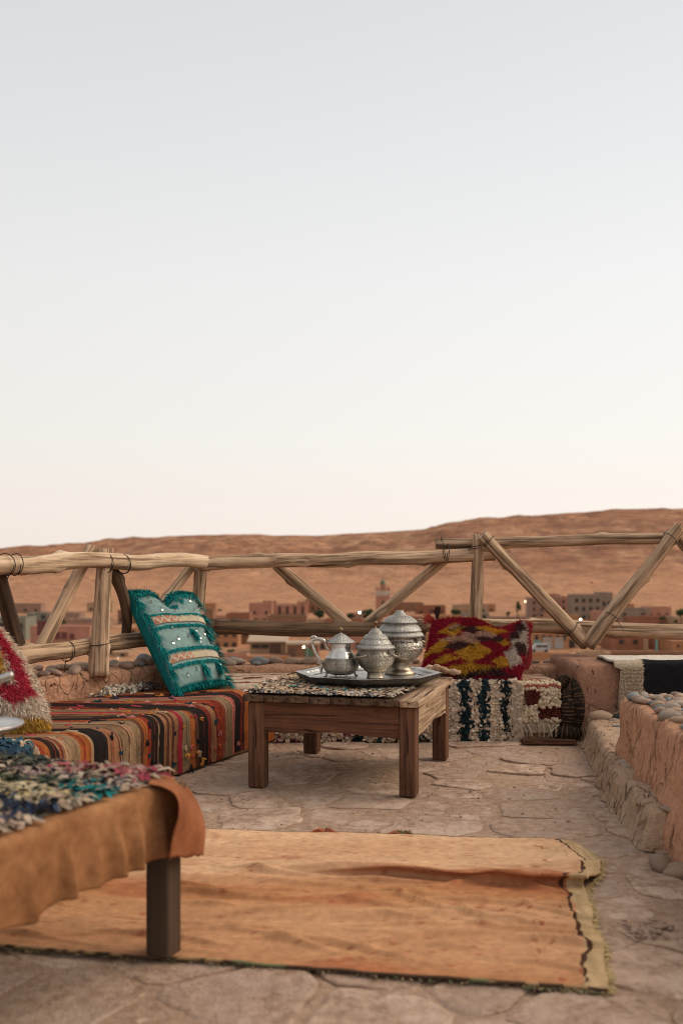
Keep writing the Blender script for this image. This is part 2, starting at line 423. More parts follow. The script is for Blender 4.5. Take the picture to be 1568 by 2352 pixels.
xs = np.concatenate([np.arange(-1500, -620, 22), np.arange(-620, 621, 6.2), np.arange(640, 1520, 22)])
ys = np.concatenate([np.arange(110, 420, 12), np.arange(420, 1420, 7.5), np.arange(1420, 1900, 40)])
GX, GY = np.meshgrid(xs, ys)
GZ = hill(GX, GY)
g = G('bare_hill_earth'); v = g.coord('Object', (1, 1, 1)); vs = g.coord('Object', (.15, .15, 1.0))
c = g.ramp(g.noise(v, .009, 7, .66), [(.38, (.33, .150, .080)), (.50, (.44, .215, .115)), (.62, (.53, .285, .158))])
vm = g.coord('Object', (1, .45, 1))
c = g.mix(c, (.20, .088, .052), g.ramp(g.noise(vm, .05, 6, .68), [(.42, .75), (.54, 0.0)]))
c = g.mix(c, (.57, .33, .19), g.ramp(g.noise(vm, .035, 5, .6, .5), [(.54, 0.0), (.66, .6)]))
c = g.mix(c, (.175, .078, .047), g.ramp(g.noise(vs, .25, 5, .6), [(.42, .55), (.54, 0.0)]))
sp_ = g.n('SeparateXYZ'); g.l(v, sp_.inputs[0])
c = g.mix(c, (.50, .255, .136), g.ramp(g.math('ADD', g.math('MULTIPLY', sp_.outputs['Z'], .03), g.math('MULTIPLY', g.noise(v, .015, 4), .6)), [(.04, .7), (.42, 0.0)]))
c = g.mix(c, (.17, .075, .044), g.ramp(g.noise(v, .16, 5, .7), [(.38, .55), (.50, 0.0)]))
HILLM = g.done(c, .95, g.bump(g.noise(v, .10, 6, .65), 1.0, 5.0), 0, .1)
o = add('hills', np.stack([GX, GY, GZ], -1).reshape(-1, 3), grid_faces(len(ys), len(xs)), HILLM, None, None, True, (0, 0, 0)); struct(o)
g = G('dusty_valley_ground'); v = g.coord('Object')
c = g.ramp(g.noise(v, .05, 6, .6), [(.3, (.26, .13, .07)), (.6, (.36, .19, .108)), (.8, (.40, .23, .14))])
GROUNDM = g.done(c, .95, g.bump(g.noise(v, .3, 5), .4, 1.0), 0, .1)
o = add('ground', [(-5000, -3000, PLAIN-.9), (5000, -3000, PLAIN-.9), (5000, 130, PLAIN-.9), (-5000, 130, PLAIN-.9)], [(0, 1, 2, 3)], GROUNDM, None, None, False, (0, 0, 0)); struct(o)
o = add('terrain', [(-5000, 100, PLAIN-1.0), (5000, 100, PLAIN-1.0), (5000, 6000, PLAIN-1.0), (-5000, 6000, PLAIN-1.0)], [(0, 1, 2, 3)], GROUNDM, None, None, False, (0, 0, 0)); struct(o)

# ------------------------------------------------------------------ terrace floor with flagstones
fx = np.concatenate([np.arange(-2.9, -1.4, .12), np.arange(-1.4, 1.5, .024), np.arange(1.5, 2.95, .12)]); fy = np.concatenate([np.arange(-1.6, 1.4, .12), np.arange(1.4, 5.4, .024), np.arange(5.4, 6.15, .1)])
FX, FY = np.meshgrid(fx, fy)
def floor_z(x, y): return -.0045 + .0055*fbm(x*3.0, y*3.0, .4, 4) + .0045*fbm(x*11, y*11, 2.4, 4, .6)
FZ = floor_z(FX, FY)
floor = struct(add('terrace_floor', np.stack([FX, FY, FZ], -1).reshape(-1, 3), grid_faces(len(fy), len(fx)), DUST, None, None, True, (0, 0, 0)))
v, f = box_vf((-3.0, -1.7, PLAIN-1.2), (3.1, 6.2, -.05))
struct(add('terrace_building_base', v, f, MUD_S))

# rug outline (also used to leave out stones that lie wholly under it)
RUG_F = np.array([(-1.9, 2.60), (-.833, 2.43), (-.187, 2.324), (.574, 2.183)])
RUG_B = np.array([(-1.75, 3.72), (-.473, 3.50), (.20, 3.435), (.765, 3.375)])
def clip_poly(poly, p, nrm_):
    out = []
    for i in range(len(poly)):
        a, b = poly[i], poly[(i+1) % len(poly)]
        da, db = np.dot(a-p, nrm_), np.dot(b-p, nrm_)
        if da <= 0: out.append(a)
        if da*db < 0: out.append(a + (b-a)*da/(da-db))
    return out
sites = []
for _ in range(3600):
    q = np.array([-1.35 + 2.95*rng.random(), 1.35 + 3.98*rng.random()]); md_ = .125 + .16*rng.random()**1.4
    if all((q[0]-a)**2 + (q[1]-b)**2 > max(md_, c)**2 for a, b, c in sites): sites.append((*q, md_))
sites = np.array(sites)[:, :2]
def in_rug(p, m=.10):
    yb = np.interp(p[0], RUG_B[:, 0], RUG_B[:, 1]); yf = np.interp(p[0], RUG_F[:, 0], RUG_F[:, 1])
    return p[0] < .60 and yf + m < p[1] < yb - m
for i, s in enumerate(sites):
    if in_rug(s) and in_rug(s + (.14, 0)) and in_rug(s + (0, .13)) and in_rug(s - (0, .13)): continue
    if rng.random() < .05: continue
    poly = [s + np.array(q) for q in ((-.4, -.4), (.4, -.4), (.4, .4), (-.4, .4))]
    for j, t in enumerate(sites):
        d = t - s; L = np.linalg.norm(d)
        if j == i or L > .8: continue
        poly = clip_poly(poly, s + d*.5 - d/L*(.002 + .009*rng.random()), d/L)
    if len(poly) < 3: continue
    pts = np.array(poly); nx = np.roll(pts, -1, 0); pts = np.stack([pts*.93 + nx*.07, pts*.07 + nx*.93], 1).reshape(-1, 2)
    per = np.r_[0, np.cumsum(np.linalg.norm(np.diff(np.vstack([pts, pts[:1]]), axis=0), axis=1))]; cl_ = np.vstack([pts, pts[:1]])
    n = 24; tq = np.linspace(0, per[-1], n, endpoint=False); pts = np.stack([np.interp(tq, per, cl_[:, k]) for k in (0, 1)], 1)
    cen = pts.mean(0); rad_ = np.linalg.norm(pts-cen, axis=1, keepdims=True)
    pts = pts + (pts-cen)/rad_ * (-.006 + .026*fbm(pts[:, 0]*15, pts[:, 1]*15, i*.37, 4, .65))[:, None]
    top = -.0055 + .0105*rng.random(); tilt = (rng.random(2)-.5)*.045
    ins = cen + (pts-cen)*(1 - (.005 + .006*rng.random())/rad_)
    zt = lambda q, z: z + (q - cen) @ tilt
    V = np.vstack([np.c_[pts, np.full(n, -.03)], np.c_[pts, zt(pts, top-.003)], np.c_[ins, zt(ins, top)]])
    F = grid_faces(3, n, 0, True) + [tuple(range(2*n, 3*n))]
    add('flagstone', V, F, FLAG, floor)
# loose gravel by the rug's corner
gv = MB()
for k in range(55):
    p = np.array([.72 + .14*rng.random(), 2.50 + .13*rng.random(), .0]); r = .003 + .006*rng.random()**2
    gv.add(ICO1[0]*np.array([r*1.3, r, r*.7]) + p + (0, 0, r*.4+.004), ICO1[1])
for k in range(220):
    p = np.array([-.5 + 1.75*rng.random(), 3.5 + 1.75*rng.random(), .0]); r = .0022 + .0045*rng.random()**3
    gv.add(ICO1[0]*np.array([r*1.3, r, r*.7]) + p + (0, 0, r*.3+.004), ICO1[1])
o = gv.build('loose_gravel', ST_P, None, True); stuff(o); tag(o, 'scattered grit and small gravel on the terrace floor', 'gravel')

# ------------------------------------------------------------------ mud walls
def rough_wall(name, path, W, H, mat, amp=.012, res=.03, rr=.03, flare=0.0, z0=0.0, parent=None, freq=6.0, seed=0.0, lump=0.0, groove=0.0):
    p = np.asarray(path, float); seg = np.linalg.norm(np.diff(p, axis=0), axis=1); L = seg.sum()
    s = np.r_[0, np.cumsum(seg)]; n = max(3, int(L/res)); t = np.linspace(0, L, n)
    c = np.stack([np.interp(t, s, p[:, k]) for k in (0, 1)], 1)
    for _ in range(6): c[1:-1] = (c[:-2] + 2*c[1:-1] + c[2:])/4
    tg = nrm(np.gradient(c, axis=0)); nl = np.stack([-tg[:, 1], tg[:, 0]], 1)
    prof = []
    for z in np.linspace(0, H-rr, max(3, int(H/res))): prof.append((-1, 0, -W/2 - flare*(1-z/H)**2, z))
    for a in np.linspace(.25, 1, 4)*math.pi/2: prof.append((-math.cos(a), math.sin(a), -W/2+rr-rr*math.cos(a), H-rr+rr*math.sin(a)))
    for w in np.linspace(-W/2+rr, W/2-rr, max(3, int(W/res)))[1:-1]: prof.append((0, 1, w, H))
    for a in np.linspace(1, .25, 4)*math.pi/2: prof.append((math.cos(a), math.sin(a), W/2-rr+rr*math.cos(a), H-rr+rr*math.sin(a)))
    for z in np.linspace(H-rr, 0, max(3, int(H/res))): prof.append((1, 0, W/2 + flare*(1-z/H)**2, z))
    prof = np.array(prof); m = len(prof); V = []
    def disp(q): return amp*fbm(q[..., 0]*freq+seed, q[..., 1]*freq, q[..., 2]*freq, 5, .55) + lump*fbm(q[..., 0]*2.2+seed, q[..., 1]*2.2, q[..., 2]*2.2, 2) - groove*np.maximum(0, fbm(q[..., 0]*20+seed, q[..., 1]*20, q[..., 2]*3.5, 3))
    secs = []
    for i in range(n):
        q = np.zeros((m, 3)); q[:, :2] = c[i] + nl[i]*prof[:, 2:3]; q[:, 2] = z0 + prof[:, 3]
        nn = np.zeros((m, 3)); nn[:, :2] = nl[i]*prof[:, 0:1]; nn[:, 2] = prof[:, 1]
        secs.append(q + nn*disp(q)[:, None])
    def capsec(i, sgn):
        out = []; q0 = secs[i]; ctr = q0.mean(0); ctr[2] = z0
        for k, sc_ in enumerate((.96, .8, .6, .4, .2, .02)):
            q = ctr + (q0-ctr)*sc_; e = rr*(.5 if k == 0 else 1.0)
            q[:, :2] += tg[i]*sgn*(e + disp(q)[:, None]); out.append(q)
        return out
    allsec = capsec(0, -1)[::-1] + secs + capsec(n-1, 1)
    return add(name, np.concatenate(allsec), grid_faces(len(allsec), m), mat, parent, None, True)

PEB = []
for k in range(7):
    v, f = ICO2; r2 = np.random.default_rng(40+k)
    w = v * np.array([1.35 + .4*r2.random(), .85 + .3*r2.random(), .55 + .25*r2.random()])
    w = w * (1 + .13*fbm(v[:, 0]*1.3+k*3, v[:, 1]*1.3, v[:, 2]*1.3, 2))[:, None]
    row_ = []
    for mt in (ST_G, ST_T, ST_P, ST_B, EMBED):
        me = mesh_data('stone', w, f, None, True); me.materials.append(mt); row_.append(me)
    PEB.append(row_)
def stone(parent, x, y, z, r, mi, rz=None, tilt=.25):
    me = PEB[random.randrange(7)][mi]
    return inst('stone', me, parent, (x, y, z), (random.uniform(-tilt, tilt), random.uniform(-tilt, tilt), random.uniform(0, 6.28) if rz is None else rz), (r, r, r))
def mixpick(w): return random.choices(range(len(w)), w)[0]

# left parapet
lw_in = np.array([(-2.35, 3.75), (-1.75, 4.30), (-1.37, 4.79), (-1.0, 5.22), (-.72, 5.58)])
d_ = nrm(np.gradient(lw_in, axis=0)); n_ = np.stack([-d_[:, 1], d_[:, 0]], 1)
lw_c = lw_in + n_*.15
lwall = rough_wall('parapet_wall', lw_c, .30, .405, MUD, .022, .02, .03, seed=1.1, lump=.015, freq=10, groove=.015)
tag(lwall, 'cracked low mud parapet behind the left bench with river stones along its top', 'wall')
for k in range(58):
    t = rng.random()*.86 + .02; i = min(int(t*4), 3); u = t*4 - i
    b = lw_in[i]*(1-u) + lw_in[i+1]*u; nn = n_[i]; w = .07 + .20*rng.random()
    if k > 30: w = .045 + .05*rng.random()
    r = .018 + .020*rng.random()
    stone(lwall, *(b + nn*w), .415 + r*.25, r, mixpick((3, 2, 4, 2, 2)))
# back parapet
bwall = rough_wall('parapet_wall', [(-.86, 5.99), (.3, 6.0), (1.30, 6.0)], .28, .352, MUD, .012, .025, .025, seed=4.2, lump=.008)
tag(bwall, 'low brown mud parapet under the long back railing with a row of flat stones', 'wall')
for k in range(46):
    x = -.80 + 2.05*rng.random(); r = .016 + .024*rng.random()
    stone(bwall, x, 5.90 + .15*rng.random(), .356 + r*.28, r, mixpick((2, 2, 4, 3, 3)), rz=random.uniform(-.4, .4), tilt=.12)
# square pillar block right of the back bench, lower block under the hanging rug, ledge, planter wall
blk = rough_wall('pillar_block', [(1.385, 5.36), (1.385, 6.05)], .245, .405, MUD_S, .010, .025, .035, seed=8.0, lump=.012)
tag(blk, 'smooth square mud block at the corner beside the dark woven bag', 'wall')
blk2 = rough_wall('parapet_wall', [(1.53, 5.52), (2.6, 5.42)], .34, .405, MUD_S, .010, .03, .03, seed=9.0)
tag(blk2, 'right hand mud parapet carrying the black and cream rug', 'wall')
ledge = rough_wall('stone_ledge', [(1.665, 5.33), (1.545, 4.6), (1.42, 3.9), (1.365, 3.27)], .70, .138, LEDGE, .020, .022, .035, flare=.04, freq=9, seed=2.7, lump=.012, groove=.03)
tag(ledge, 'low rubble step of stones and mud along the right edge of the floor', 'step')
planter = rough_wall('mud_wall', [(1.50, 4.24), (1.43, 3.25), (1.34, 1.9), (1.28, .9)], .62, .385, MUD_R, .026, .018, .03, flare=.07, freq=9, seed=5.5, lump=.02, groove=.016)
tag(planter, 'cracked red mud wall on the right topped with heaped river pebbles', 'wall')
pp = []
tries = 0
while len(pp) < 230 and tries < 9000:
    tries += 1
    y = 2.55 + 1.66*rng.random(); cx_ = np.interp(y, [.9, 1.9, 3.25, 4.24], [1.28, 1.34, 1.43, 1.50])
    x = cx_ - .275 + .50*rng.random(); r = .013 + .017*rng.random()
    if y < 3.3 and x > cx_ - .1: continue
    if any((x-a)**2 + (y-b)**2 < ((r+c)*.88)**2 for a, b, c in pp): continue
    pp.append((x, y, r)); stone(planter, x, y, .388 + r*.22, r, mixpick((3, 4, 3, 3, 2)), tilt=.3)
for k in range(70):                                       # flat stones bedded in the ledge
    y = 3.25 + 2.0*rng.random(); xl = np.interp(y, [3.27, 3.9, 4.6, 5.33], [1.02, 1.07, 1.195, 1.315])
    x = xl + .07 + .40*rng.random(); r = .020 + .024*rng.random()
    s_ = stone(ledge, x, y, .133, r, mixpick((2, 3, 3, 1, 5)), tilt=.12); s_.scale = (r*1.1, r*1.1, r*.62)
for k in range(0):                                       # upright slabs in the ledge's front face
    y = 3.24 + 2.05*rng.random()**.9; xl = np.interp(y, [3.27, 3.9, 4.6, 5.33], [1.045, 1.095, 1.235, 1.355])
    z = .035 + .06*rng.random(); r = .024 + .022*rng.random()
    s_ = stone(ledge, xl + .004, y, z, r, mixpick((0, 2, 2, 1, 6)), rz=0, tilt=.15); s_.scale = (r*.35, r*.6, r*1.6)
stone(ledge, 1.36, 5.22, .15, .042, 1, rz=.1)
for k in range(9):                                       # clods at the foot of the right wall
    y = 2.5 + .75*rng.random(); r = .015 + .02*rng.random()
    stone(planter, np.interp(y, [1.9, 3.25], [.96, 1.06]) - .06*rng.random(), y, .0 + r*.3, r, 3)

# benches
FE0, FED = np.array([-.48, 5.0]), np.array([.43, 1.0])    # front edge line of the left bench
def fe(Y): return FE0 + FED*(Y - 5.0)
pth = [fe(Y) + nrm(np.array([-1.0, .43]))*.38 for Y in (2.7, 3.8, 5.22)]
lbench = rough_wall('mud_bench', pth, .70, .262, MUD, .008, .05, .03, seed=3.3)
tag(lbench, 'earthen bench under the striped kilim on the left', 'bench')
bbench = rough_wall('mud_bench', [(-.55, 5.59), (1.14, 5.59)], .48, .285, MUD, .006, .05, .03, seed=6.3)
tag(bbench, 'earthen bench along the back under the tufted rag rug', 'bench')

# ------------------------------------------------------------------ pole railings
def log(name, p0, p1, r0, r1, mat, parent, seed=0, bend=(0, 0, 0), knots=2, seg=14):
    p0, p1 = np.asarray(p0, float), np.asarray(p1, float); d = p1-p0; L = np.linalg.norm(d)
    n = max(8, int(L/.028)); t = np.linspace(0, 1, n); r2 = np.random.default_rng(int(seed*100)+3)
    th = np.linspace(0, 2*math.pi, seg, endpoint=False)
    rad = (r0 + (r1-r0)*t)[:, None] * (1 + .17*fbm(t[:, None]*L*2.6 + seed*7, np.cos(th)[None]*.6, np.sin(th)[None]*.6, 3)
          + .09*fbm(np.cos(th)[None]*2.2, np.sin(th)[None]*2.2, t[:, None]*L*1.2 + seed*3, 3))
    for k in range(knots):
        tk, ak = r2.random(), r2.random()*6.28
        da = (th - ak + math.pi) % (2*math.pi) - math.pi
        rad = rad + max(r0, r1)*.38*np.exp(-(((t-tk)*L/.028)[:, None])**2 - (da[None]/.45)**2)
    wx = (.034*fbm(t*L*1.3 + seed, seed*3.3, 0, 3))*min(1, L); wy = (.034*fbm(t*L*1.3, seed*5.1, 4, 3))*min(1, L)
    bw = 4*t*(1-t)
    q = Vector(d.tolist()).to_track_quat('Z', 'Y').to_matrix(); lb = np.array(q.inverted() @ Vector(bend))
    V = np.stack([rad*np.cos(th)[None] + (wx + bw*lb[0])[:, None], rad*np.sin(th)[None] + (wy + bw*lb[1])[:, None], np.repeat((t*L)[:, None], seg, 1)], -1)
    V[0, :, 2] += .008*fbm(np.cos(th)*3, np.sin(th)*3, seed, 2); V[-1, :, 2] += .012*fbm(np.cos(th)*3, np.sin(th)*3, seed+4, 2)
    V = V.reshape(-1, 3); F = grid_faces(n, seg, 0, True)
    a, b = len(V), len(V)+1
    V = np.vstack([V, V[:seg].mean(0) + (0, 0, .004), V[(n-1)*seg:n*seg].mean(0) - (0, 0, .004)])
    F += [(a, (k+1) % seg, k) for k in range(seg)] + [(b, (n-1)*seg+k, (n-1)*seg+(k+1) % seg) for k in range(seg)]
    me = mesh_data(name, V, F, None, True); me.materials.append(mat)
    for p in me.polygons:
        if len(p.vertices) == 3: p.use_smooth = False
    o = bpy.data.objects.new(name, me); o.rotation_mode = 'QUATERNION'
    o.rotation_quaternion = Vector(d.tolist()).to_track_quat('Z', 'Y')
    return place(o, parent, p0)
def lash(parent, c, axis, r, turns=1.3, slant=.02, seed=0):
    axis = nrm(axis); a = nrm(np.cross(axis, [0, 0, 1.]) if abs(axis[2]) < .9 else np.cross(axis, [1., 0, 0])); b = np.cross(axis, a)
    t = np.linspace(0, turns*2*math.pi, int(26*turns)); rr = r*(1.06 + .05*np.sin(t*1.7 + seed))
    P = np.asarray(c) + a*(rr*np.cos(t))[:, None] + b*(rr*np.sin(t))[:, None] + axis*(slant*(t/t[-1]-.5) + .006*np.sin(t+seed))[:, None]
    tail = P[-1] + np.cumsum(np.tile(nrm(P[-1]-np.asarray(c))*.008 + [0, 0, -.004], (5, 1)), 0)
    v, f = tube_vf(np.vstack([P, tail]), .0024, 5); add('lashing_wire', v, f, WIRE, parent, None, True)

RL = thing('wooden_railing', 'pale rough pole railing with slanting braces on the left parapet', 'railing', (-1.23, 5.04, .40))
post1, post2 = np.array([-1.235, 5.05]), np.array([-.845, 5.84])
dl = nrm(np.r_[post2-post1, 0]); 
def lrail(px, py, off=0.0):                               # a point on the plane of the left railing
    n2 = np.array([-dl[1], dl[0]]); k = (px-CX)/F0; p = post1 + n2*off
    Y = (p[0]*n2[0] + p[1]*n2[1]) / (k*n2[0] + n2[1]); return at(px, py, Y)
log('top_rail', lrail(-70, 1297, -.03), lrail(478, 1294, -.03), .045, .038, LOG_P, RL, 1.0, knots=5)
log('bottom_rail', lrail(25, 1509, .02), lrail(400, 1466, .02), .044, .040, LOG, RL, 2.0)
log('post', lrail(228, 1556, -.055), lrail(238, 1262, .015), .050, .040, LOG, RL, 3.0)
log('brace', lrail(-6, 1290, .04), lrail(52, 1500, .05), .036, .038, LOG_K, RL, 4.0)
log('brace', lrail(214, 1258, .05), lrail(92, 1502, .045), .030, .034, LOG, RL, 5.0)
log('brace', lrail(243, 1300, .06), lrail(288, 1462, .05), .030, .027, LOG_K, RL, 6.0, bend=(.035, .02, .02))
log('brace', lrail(437, 1300, .05), lrail(330, 1440, .05), .028, .028, LOG, RL, 7.0)
for px, py in ((14, 1296), (36, 1296), (244, 1294), (283, 1295)): lash(RL, lrail(px, py, -.03), dl, .046, 1.4, .015, px)
for px, py in ((155, 1496), (213, 1489)): lash(RL, lrail(px, py, .02), dl, .046, 1.3, .012, px)
lash(RL, lrail(229, 1477, -.035), (0, 0, 1), .056, 1.2, .02, 2)

RB = thing('wooden_railing', 'long weathered pole railing with crossed braces along the back parapet', 'railing', (.2, 6.0, .352))
YB = 5.98
log('post', at(452, 1560, 5.90), at(457, 1300, 5.90), .040, .036, LOG, RB, 8.0)
log('post', at(1083, 1560, YB), at(1092, 1228, YB), .040, .036, LOG, RB, 9.0)
log('top_rail', at(463, 1294, 5.86), at(1136, 1267, 5.99), .041, .041, LOG, RB, 10.0, knots=4)
log('top_rail', at(1000, 1251, 6.03), at(1660, 1242, 6.02), .033, .037, LOG, RB, 11.0, knots=3)
log('bottom_rail', at(468, 1436, 5.95), at(503, 1437, 5.95), .044, .044, LOG_D, RB, 12.0, knots=0)
log('bottom_rail', at(495, 1437, 5.93), at(975, 1440, 5.98), .044, .042, LOG_D, RB, 13.0, knots=3)
log('bottom_rail', at(955, 1437, 6.07), at(1650, 1455, 6.02), .040, .050, LOG, RB, 14.0, knots=4)
log('brace', at(636, 1296, 6.02), at(800, 1440, 6.03), .034, .036, LOG, RB, 15.0)
log('brace', at(1024, 1284, 6.04), at(846, 1436, 6.05), .030, .034, LOG, RB, 16.0)
log('brace', at(1108, 1226, 5.90), at(1346, 1482, 5.93), .036, .043, LOG, RB, 17.0, knots=3)
log('brace', at(1560, 1206, 5.90), at(1352, 1486, 5.90), .040, .043, LOG, RB, 18.0, knots=2)
log('brace', at(1548, 1226, 5.99), at(1700, 1420, 6.0), .036, .040, LOG, RB, 19.0)
for px, py, ax, r in ((470, 1293, (1, 0, 0), .045), (480, 1294, (1, 0, 0), .046), (635, 1285, (1, 0, 0), .044), (1017, 1258, (1, 0, .1), .062),
                      (1027, 1268, (1, 0, 0), .05), (862, 1440, (1, 0, 0), .046), (901, 1440, (1, 0, 0), .046)): lash(RB, at(px, py, 5.95), ax, r, 1.5, .014, px)
lash(RB, at(455, 1414, 5.90), (0, 0, 1), .042, 1.6, .012, 3); lash(RB, at(1091, 1258, YB), (0, 0, 1), .043, 2.2, .03, 4)
lash(RB, at(1092, 1440, YB), (0, 0, 1), .044, 1.2, .03, 4)
b1 = nrm(at(1346, 1482, 5.93) - at(1108, 1226, 5.90)); b2 = nrm(at(1352, 1486, 5.9) - at(1560, 1206, 5.9))
lash(RB, at(1121, 1243, 5.90), b1, .041, 1.4, .015, 5); lash(RB, at(1311, 1446, 5.92), b1, .046, 1.5, .015, 6)
lash(RB, at(1538, 1236, 5.90), b2, .043, 1.4, .015, 7); lash(RB, at(1403, 1416, 5.90), b2, .045, 1.3, .012, 8)

# ================================================================== THE TOWN IN THE VALLEY
F25, C25, H25 = 3646.0, 1250.0, 2073.0
def at25(px, py, Y): return np.array([(px - C25)/F25*Y, Y, HC - (py - H25)/F25*Y])
def gz(x, y): return float(hill(x, y))
def hit25(px, py):                                     # distance at which a sight line meets the terrain
    Ys = np.arange(150, 1300, 2.0); z = HC - (py-H25)/F25*Ys; t = hill((px-C25)/F25*Ys, Ys)
    k = np.nonzero(z < t)[0]; return float(Ys[k[0]]) if len(k) else 500.0
def m_adobe(name, c, c2=None):
    return m_plain(name, c, c2 or tuple(x*.8 for x in c), .35, .93, .3, 3, .05)
AD = {'orange': m_adobe('orange_adobe', (.40, .195, .095)), 'pink': m_adobe('pink_adobe', (.42, .205, .135)), 'tan': m_adobe('tan_adobe', (.38, .235, .14)),
      'grey': m_adobe('grey_concrete_block', (.275, .20, .148)), 'red': m_adobe('red_adobe', (.29, .12, .068)), 'brown': m_adobe('brown_adobe', (.25, .132, .075)),
      'green': m_adobe('grey_green_render', (.22, .205, .155)), 'white': m_adobe('whitewash', (.50, .40, .32)), 'mauve': m_adobe('mauve_brown_adobe', (.30, .18, .13))}
PANE = m_plain('dark_window_glass', (.05, .04, .035), (.03, .025, .022), 2, .35, 0)
MAROON = m_plain('maroon_window_shutter', (.16, .055, .045), (.11, .04, .035), 2, .7, 0)
SHUT = m_plain('steel_shutter', (.36, .33, .30), (.30, .27, .25), 2, .6, 0)
TEALD = m_plain('teal_painted_metal', (.13, .32, .28), (.10, .25, .22), 2, .6, 0)
GREEND = m_plain('green_gate_paint', (.10, .16, .09), (.07, .12, .065), 2, .6, 0)
DOORM = m_plain('brown_door_wood', (.14, .08, .05), (.10, .055, .035), 2, .7, 0)
TRIM = m_plain('pale_frame_render', (.50, .38, .27), (.42, .31, .22), 2, .9, 0)
METALROOF = m_plain('pale_awning_sheet', (.42, .305, .215), (.36, .26, .18), .6, .8, 0)
def building(px0, px1, ytop, Y, mat, label, wins=(), doors=(), ybase=None, depth=9.0, roof=None, name='house', merlons=0, cat='house', rows=None, wmat=None):
    m = AD[mat]; x0, x1 = (px0-C25)/F25*Y, (px1-C25)/F25*Y; zt = HC - (ytop-H25)/F25*Y
    xm = (x0+x1)/2; zb = min(gz(xm, Y), gz(xm, Y+depth)) - .6
    if ybase is not None: zb = HC - (ybase-H25)/F25*Y
    h = thing(name, label, cat, (xm, Y, zb))
    v, f = box_vf((x0, Y, zb), (x1, Y+depth, zt-.35)); add('wall', v, f, m, h)
    mb = MB(); t = .35                                          # roof parapet
    for lo, hi in (((x0-.06, Y-.06, zt-.348), (x1+.06, Y+t, zt)), ((x0-.06, Y+depth-t, zt-.348), (x1+.06, Y+depth+.06, zt)),
                   ((x0-.06, Y+t+.002, zt-.348), (x0+t, Y+depth-t-.002, zt-.02)), ((x1-t, Y+t+.002, zt-.348), (x1+.06, Y+depth-t-.002, zt-.02))):
        mb.add(*box_vf(lo, hi))
    for k in range(merlons):
        xx = x0 + (x1-x0)*(k+.5)/merlons
        if k % 2 == 0: mb.add(*box_vf((xx-.4, Y-.04, zt+.002), (xx+.4, Y+.4, zt+.55)))
    mb.build('parapet', m, h)
    if rows:                                                    # a regular rank of windows
        nr, nc, w_, h_ = rows; wins = list(wins)
        for r_ in range(nr):
            for c_ in range(nc):
                wins.append(((c_+.5)/nc, (r_+.55)/nr, w_, h_))
    for wspec in wins:
        u, q, w_, h_ = wspec[:4]; wx, wz = x0 + (x1-x0)*u, zt - .4 - (zt-.4-zb)*q
        fr = MB(); b = .14
        for lo, hi in (((wx-w_/2-b, Y-.10, wz-h_/2-b), (wx+w_/2+b, Y-.002, wz-h_/2)), ((wx-w_/2-b, Y-.10, wz+h_/2), (wx+w_/2+b, Y-.002, wz+h_/2+b)),
                       ((wx-w_/2-b, Y-.098, wz-h_/2+.001), (wx-w_/2, Y-.002, wz+h_/2-.001)), ((wx+w_/2, Y-.098, wz-h_/2+.001), (wx+w_/2+b, Y-.002, wz+h_/2-.001))): fr.add(*box_vf(lo, hi))
        fo = fr.build('window', m, h)
        add('pane', *box_vf((wx-w_/2+.01, Y-.03, wz-h_/2+.01), (wx+w_/2-.01, Y-.003, wz+h_/2-.01)), wspec[4] if len(wspec) > 4 else (wmat or PANE), fo)
    for u, w_, h_, dm, zoff in doors:
        wx = x0 + (x1-x0)*u; zb2 = zb + zoff
        add('door', *box_vf((wx-w_/2, Y-.07, zb2), (wx+w_/2, Y-.004, zb2+h_)), dm, h)
    if roof:
        ov, th, rm, tilt = roof
        v, f = box_vf((x0-ov, Y-ov*1.6, zt+.004), (x1+ov, Y+depth*.7, zt+th)); v[v[:, 1] > Y, 2] += tilt
        add('roof', v, f, rm, h)
    return h
W1 = (1.0, 1.3)
building(-40, 95, 2262, 255, 'green', 'low grey green house at the far left behind the leaning brace', wins=[(.35, .3, 1.4, 1.6), (.62, .3, 1.3, 1.5), (.85, .3, 1.3, 1.5)])
building(100, 248, 2246, 330, 'green', 'grey green block standing behind the pink fronted house on the left', wins=[(.4, .22, 1.2, 1.2), (.75, .22, 1.2, 1.2)])
building(112, 330, 2293, 235, 'pink', 'pink fronted house with maroon windows behind the slanting left brace', wins=[(.46, .38, 1.3, 1.7, MAROON), (.57, .38, 1.3, 1.7, MAROON), (.70, .42, 1.2, 1.4, MAROON)], doors=[(.2, 2.4, 3.4, MAROON, 3.2)])
building(262, 345, 2268, 300, 'white', 'pale low house just left of the left railing post', wins=[(.7, .25, 1.2, 1.1)])
building(330, 445, 2276, 350, 'mauve', 'mauve brown house to the right of the left railing post', wins=[(.3, .2, 1, 1.2), (.7, .2, 1, 1.2)])
building(150, 345, 2400, 215, 'orange', 'plain orange walled yard below the left bottom rail', depth=6)
building(388, 470, 2388, 208, 'tan', 'small tan house with a dark doorway beside the teal pillow', wins=[(.75, .3, .9, 1.1)], doors=[(.18, 1.0, 2.2, PANE, 1.2)])
building(470, 660, 2300, 262, 'orange', 'long orange house hidden behind the teal pillow', rows=(2, 5, 1.0, 1.2))
building(640, 760, 2262, 340, 'pink', 'far pink house to the left of the short back post', rows=(1, 3, 1, 1.2))
building(752, 872, 2296, 232, 'orange', 'orange two storey house with a street lamp at its left corner', rows=(2, 4, 1.0, 1.2), roof=None)
building(700, 985, 2258, 345, 'pink', 'long low pink terrace of houses above the middle bottom rail', rows=(1, 9, .9, 1.1))
building(868, 932, 2303, 240, 'brown', 'narrow brown house with a dark open doorway in the middle', wins=[(.5, .2, 1, 1.2)], doors=[(.55, 2.2, 2.6, PANE, 3.2)])
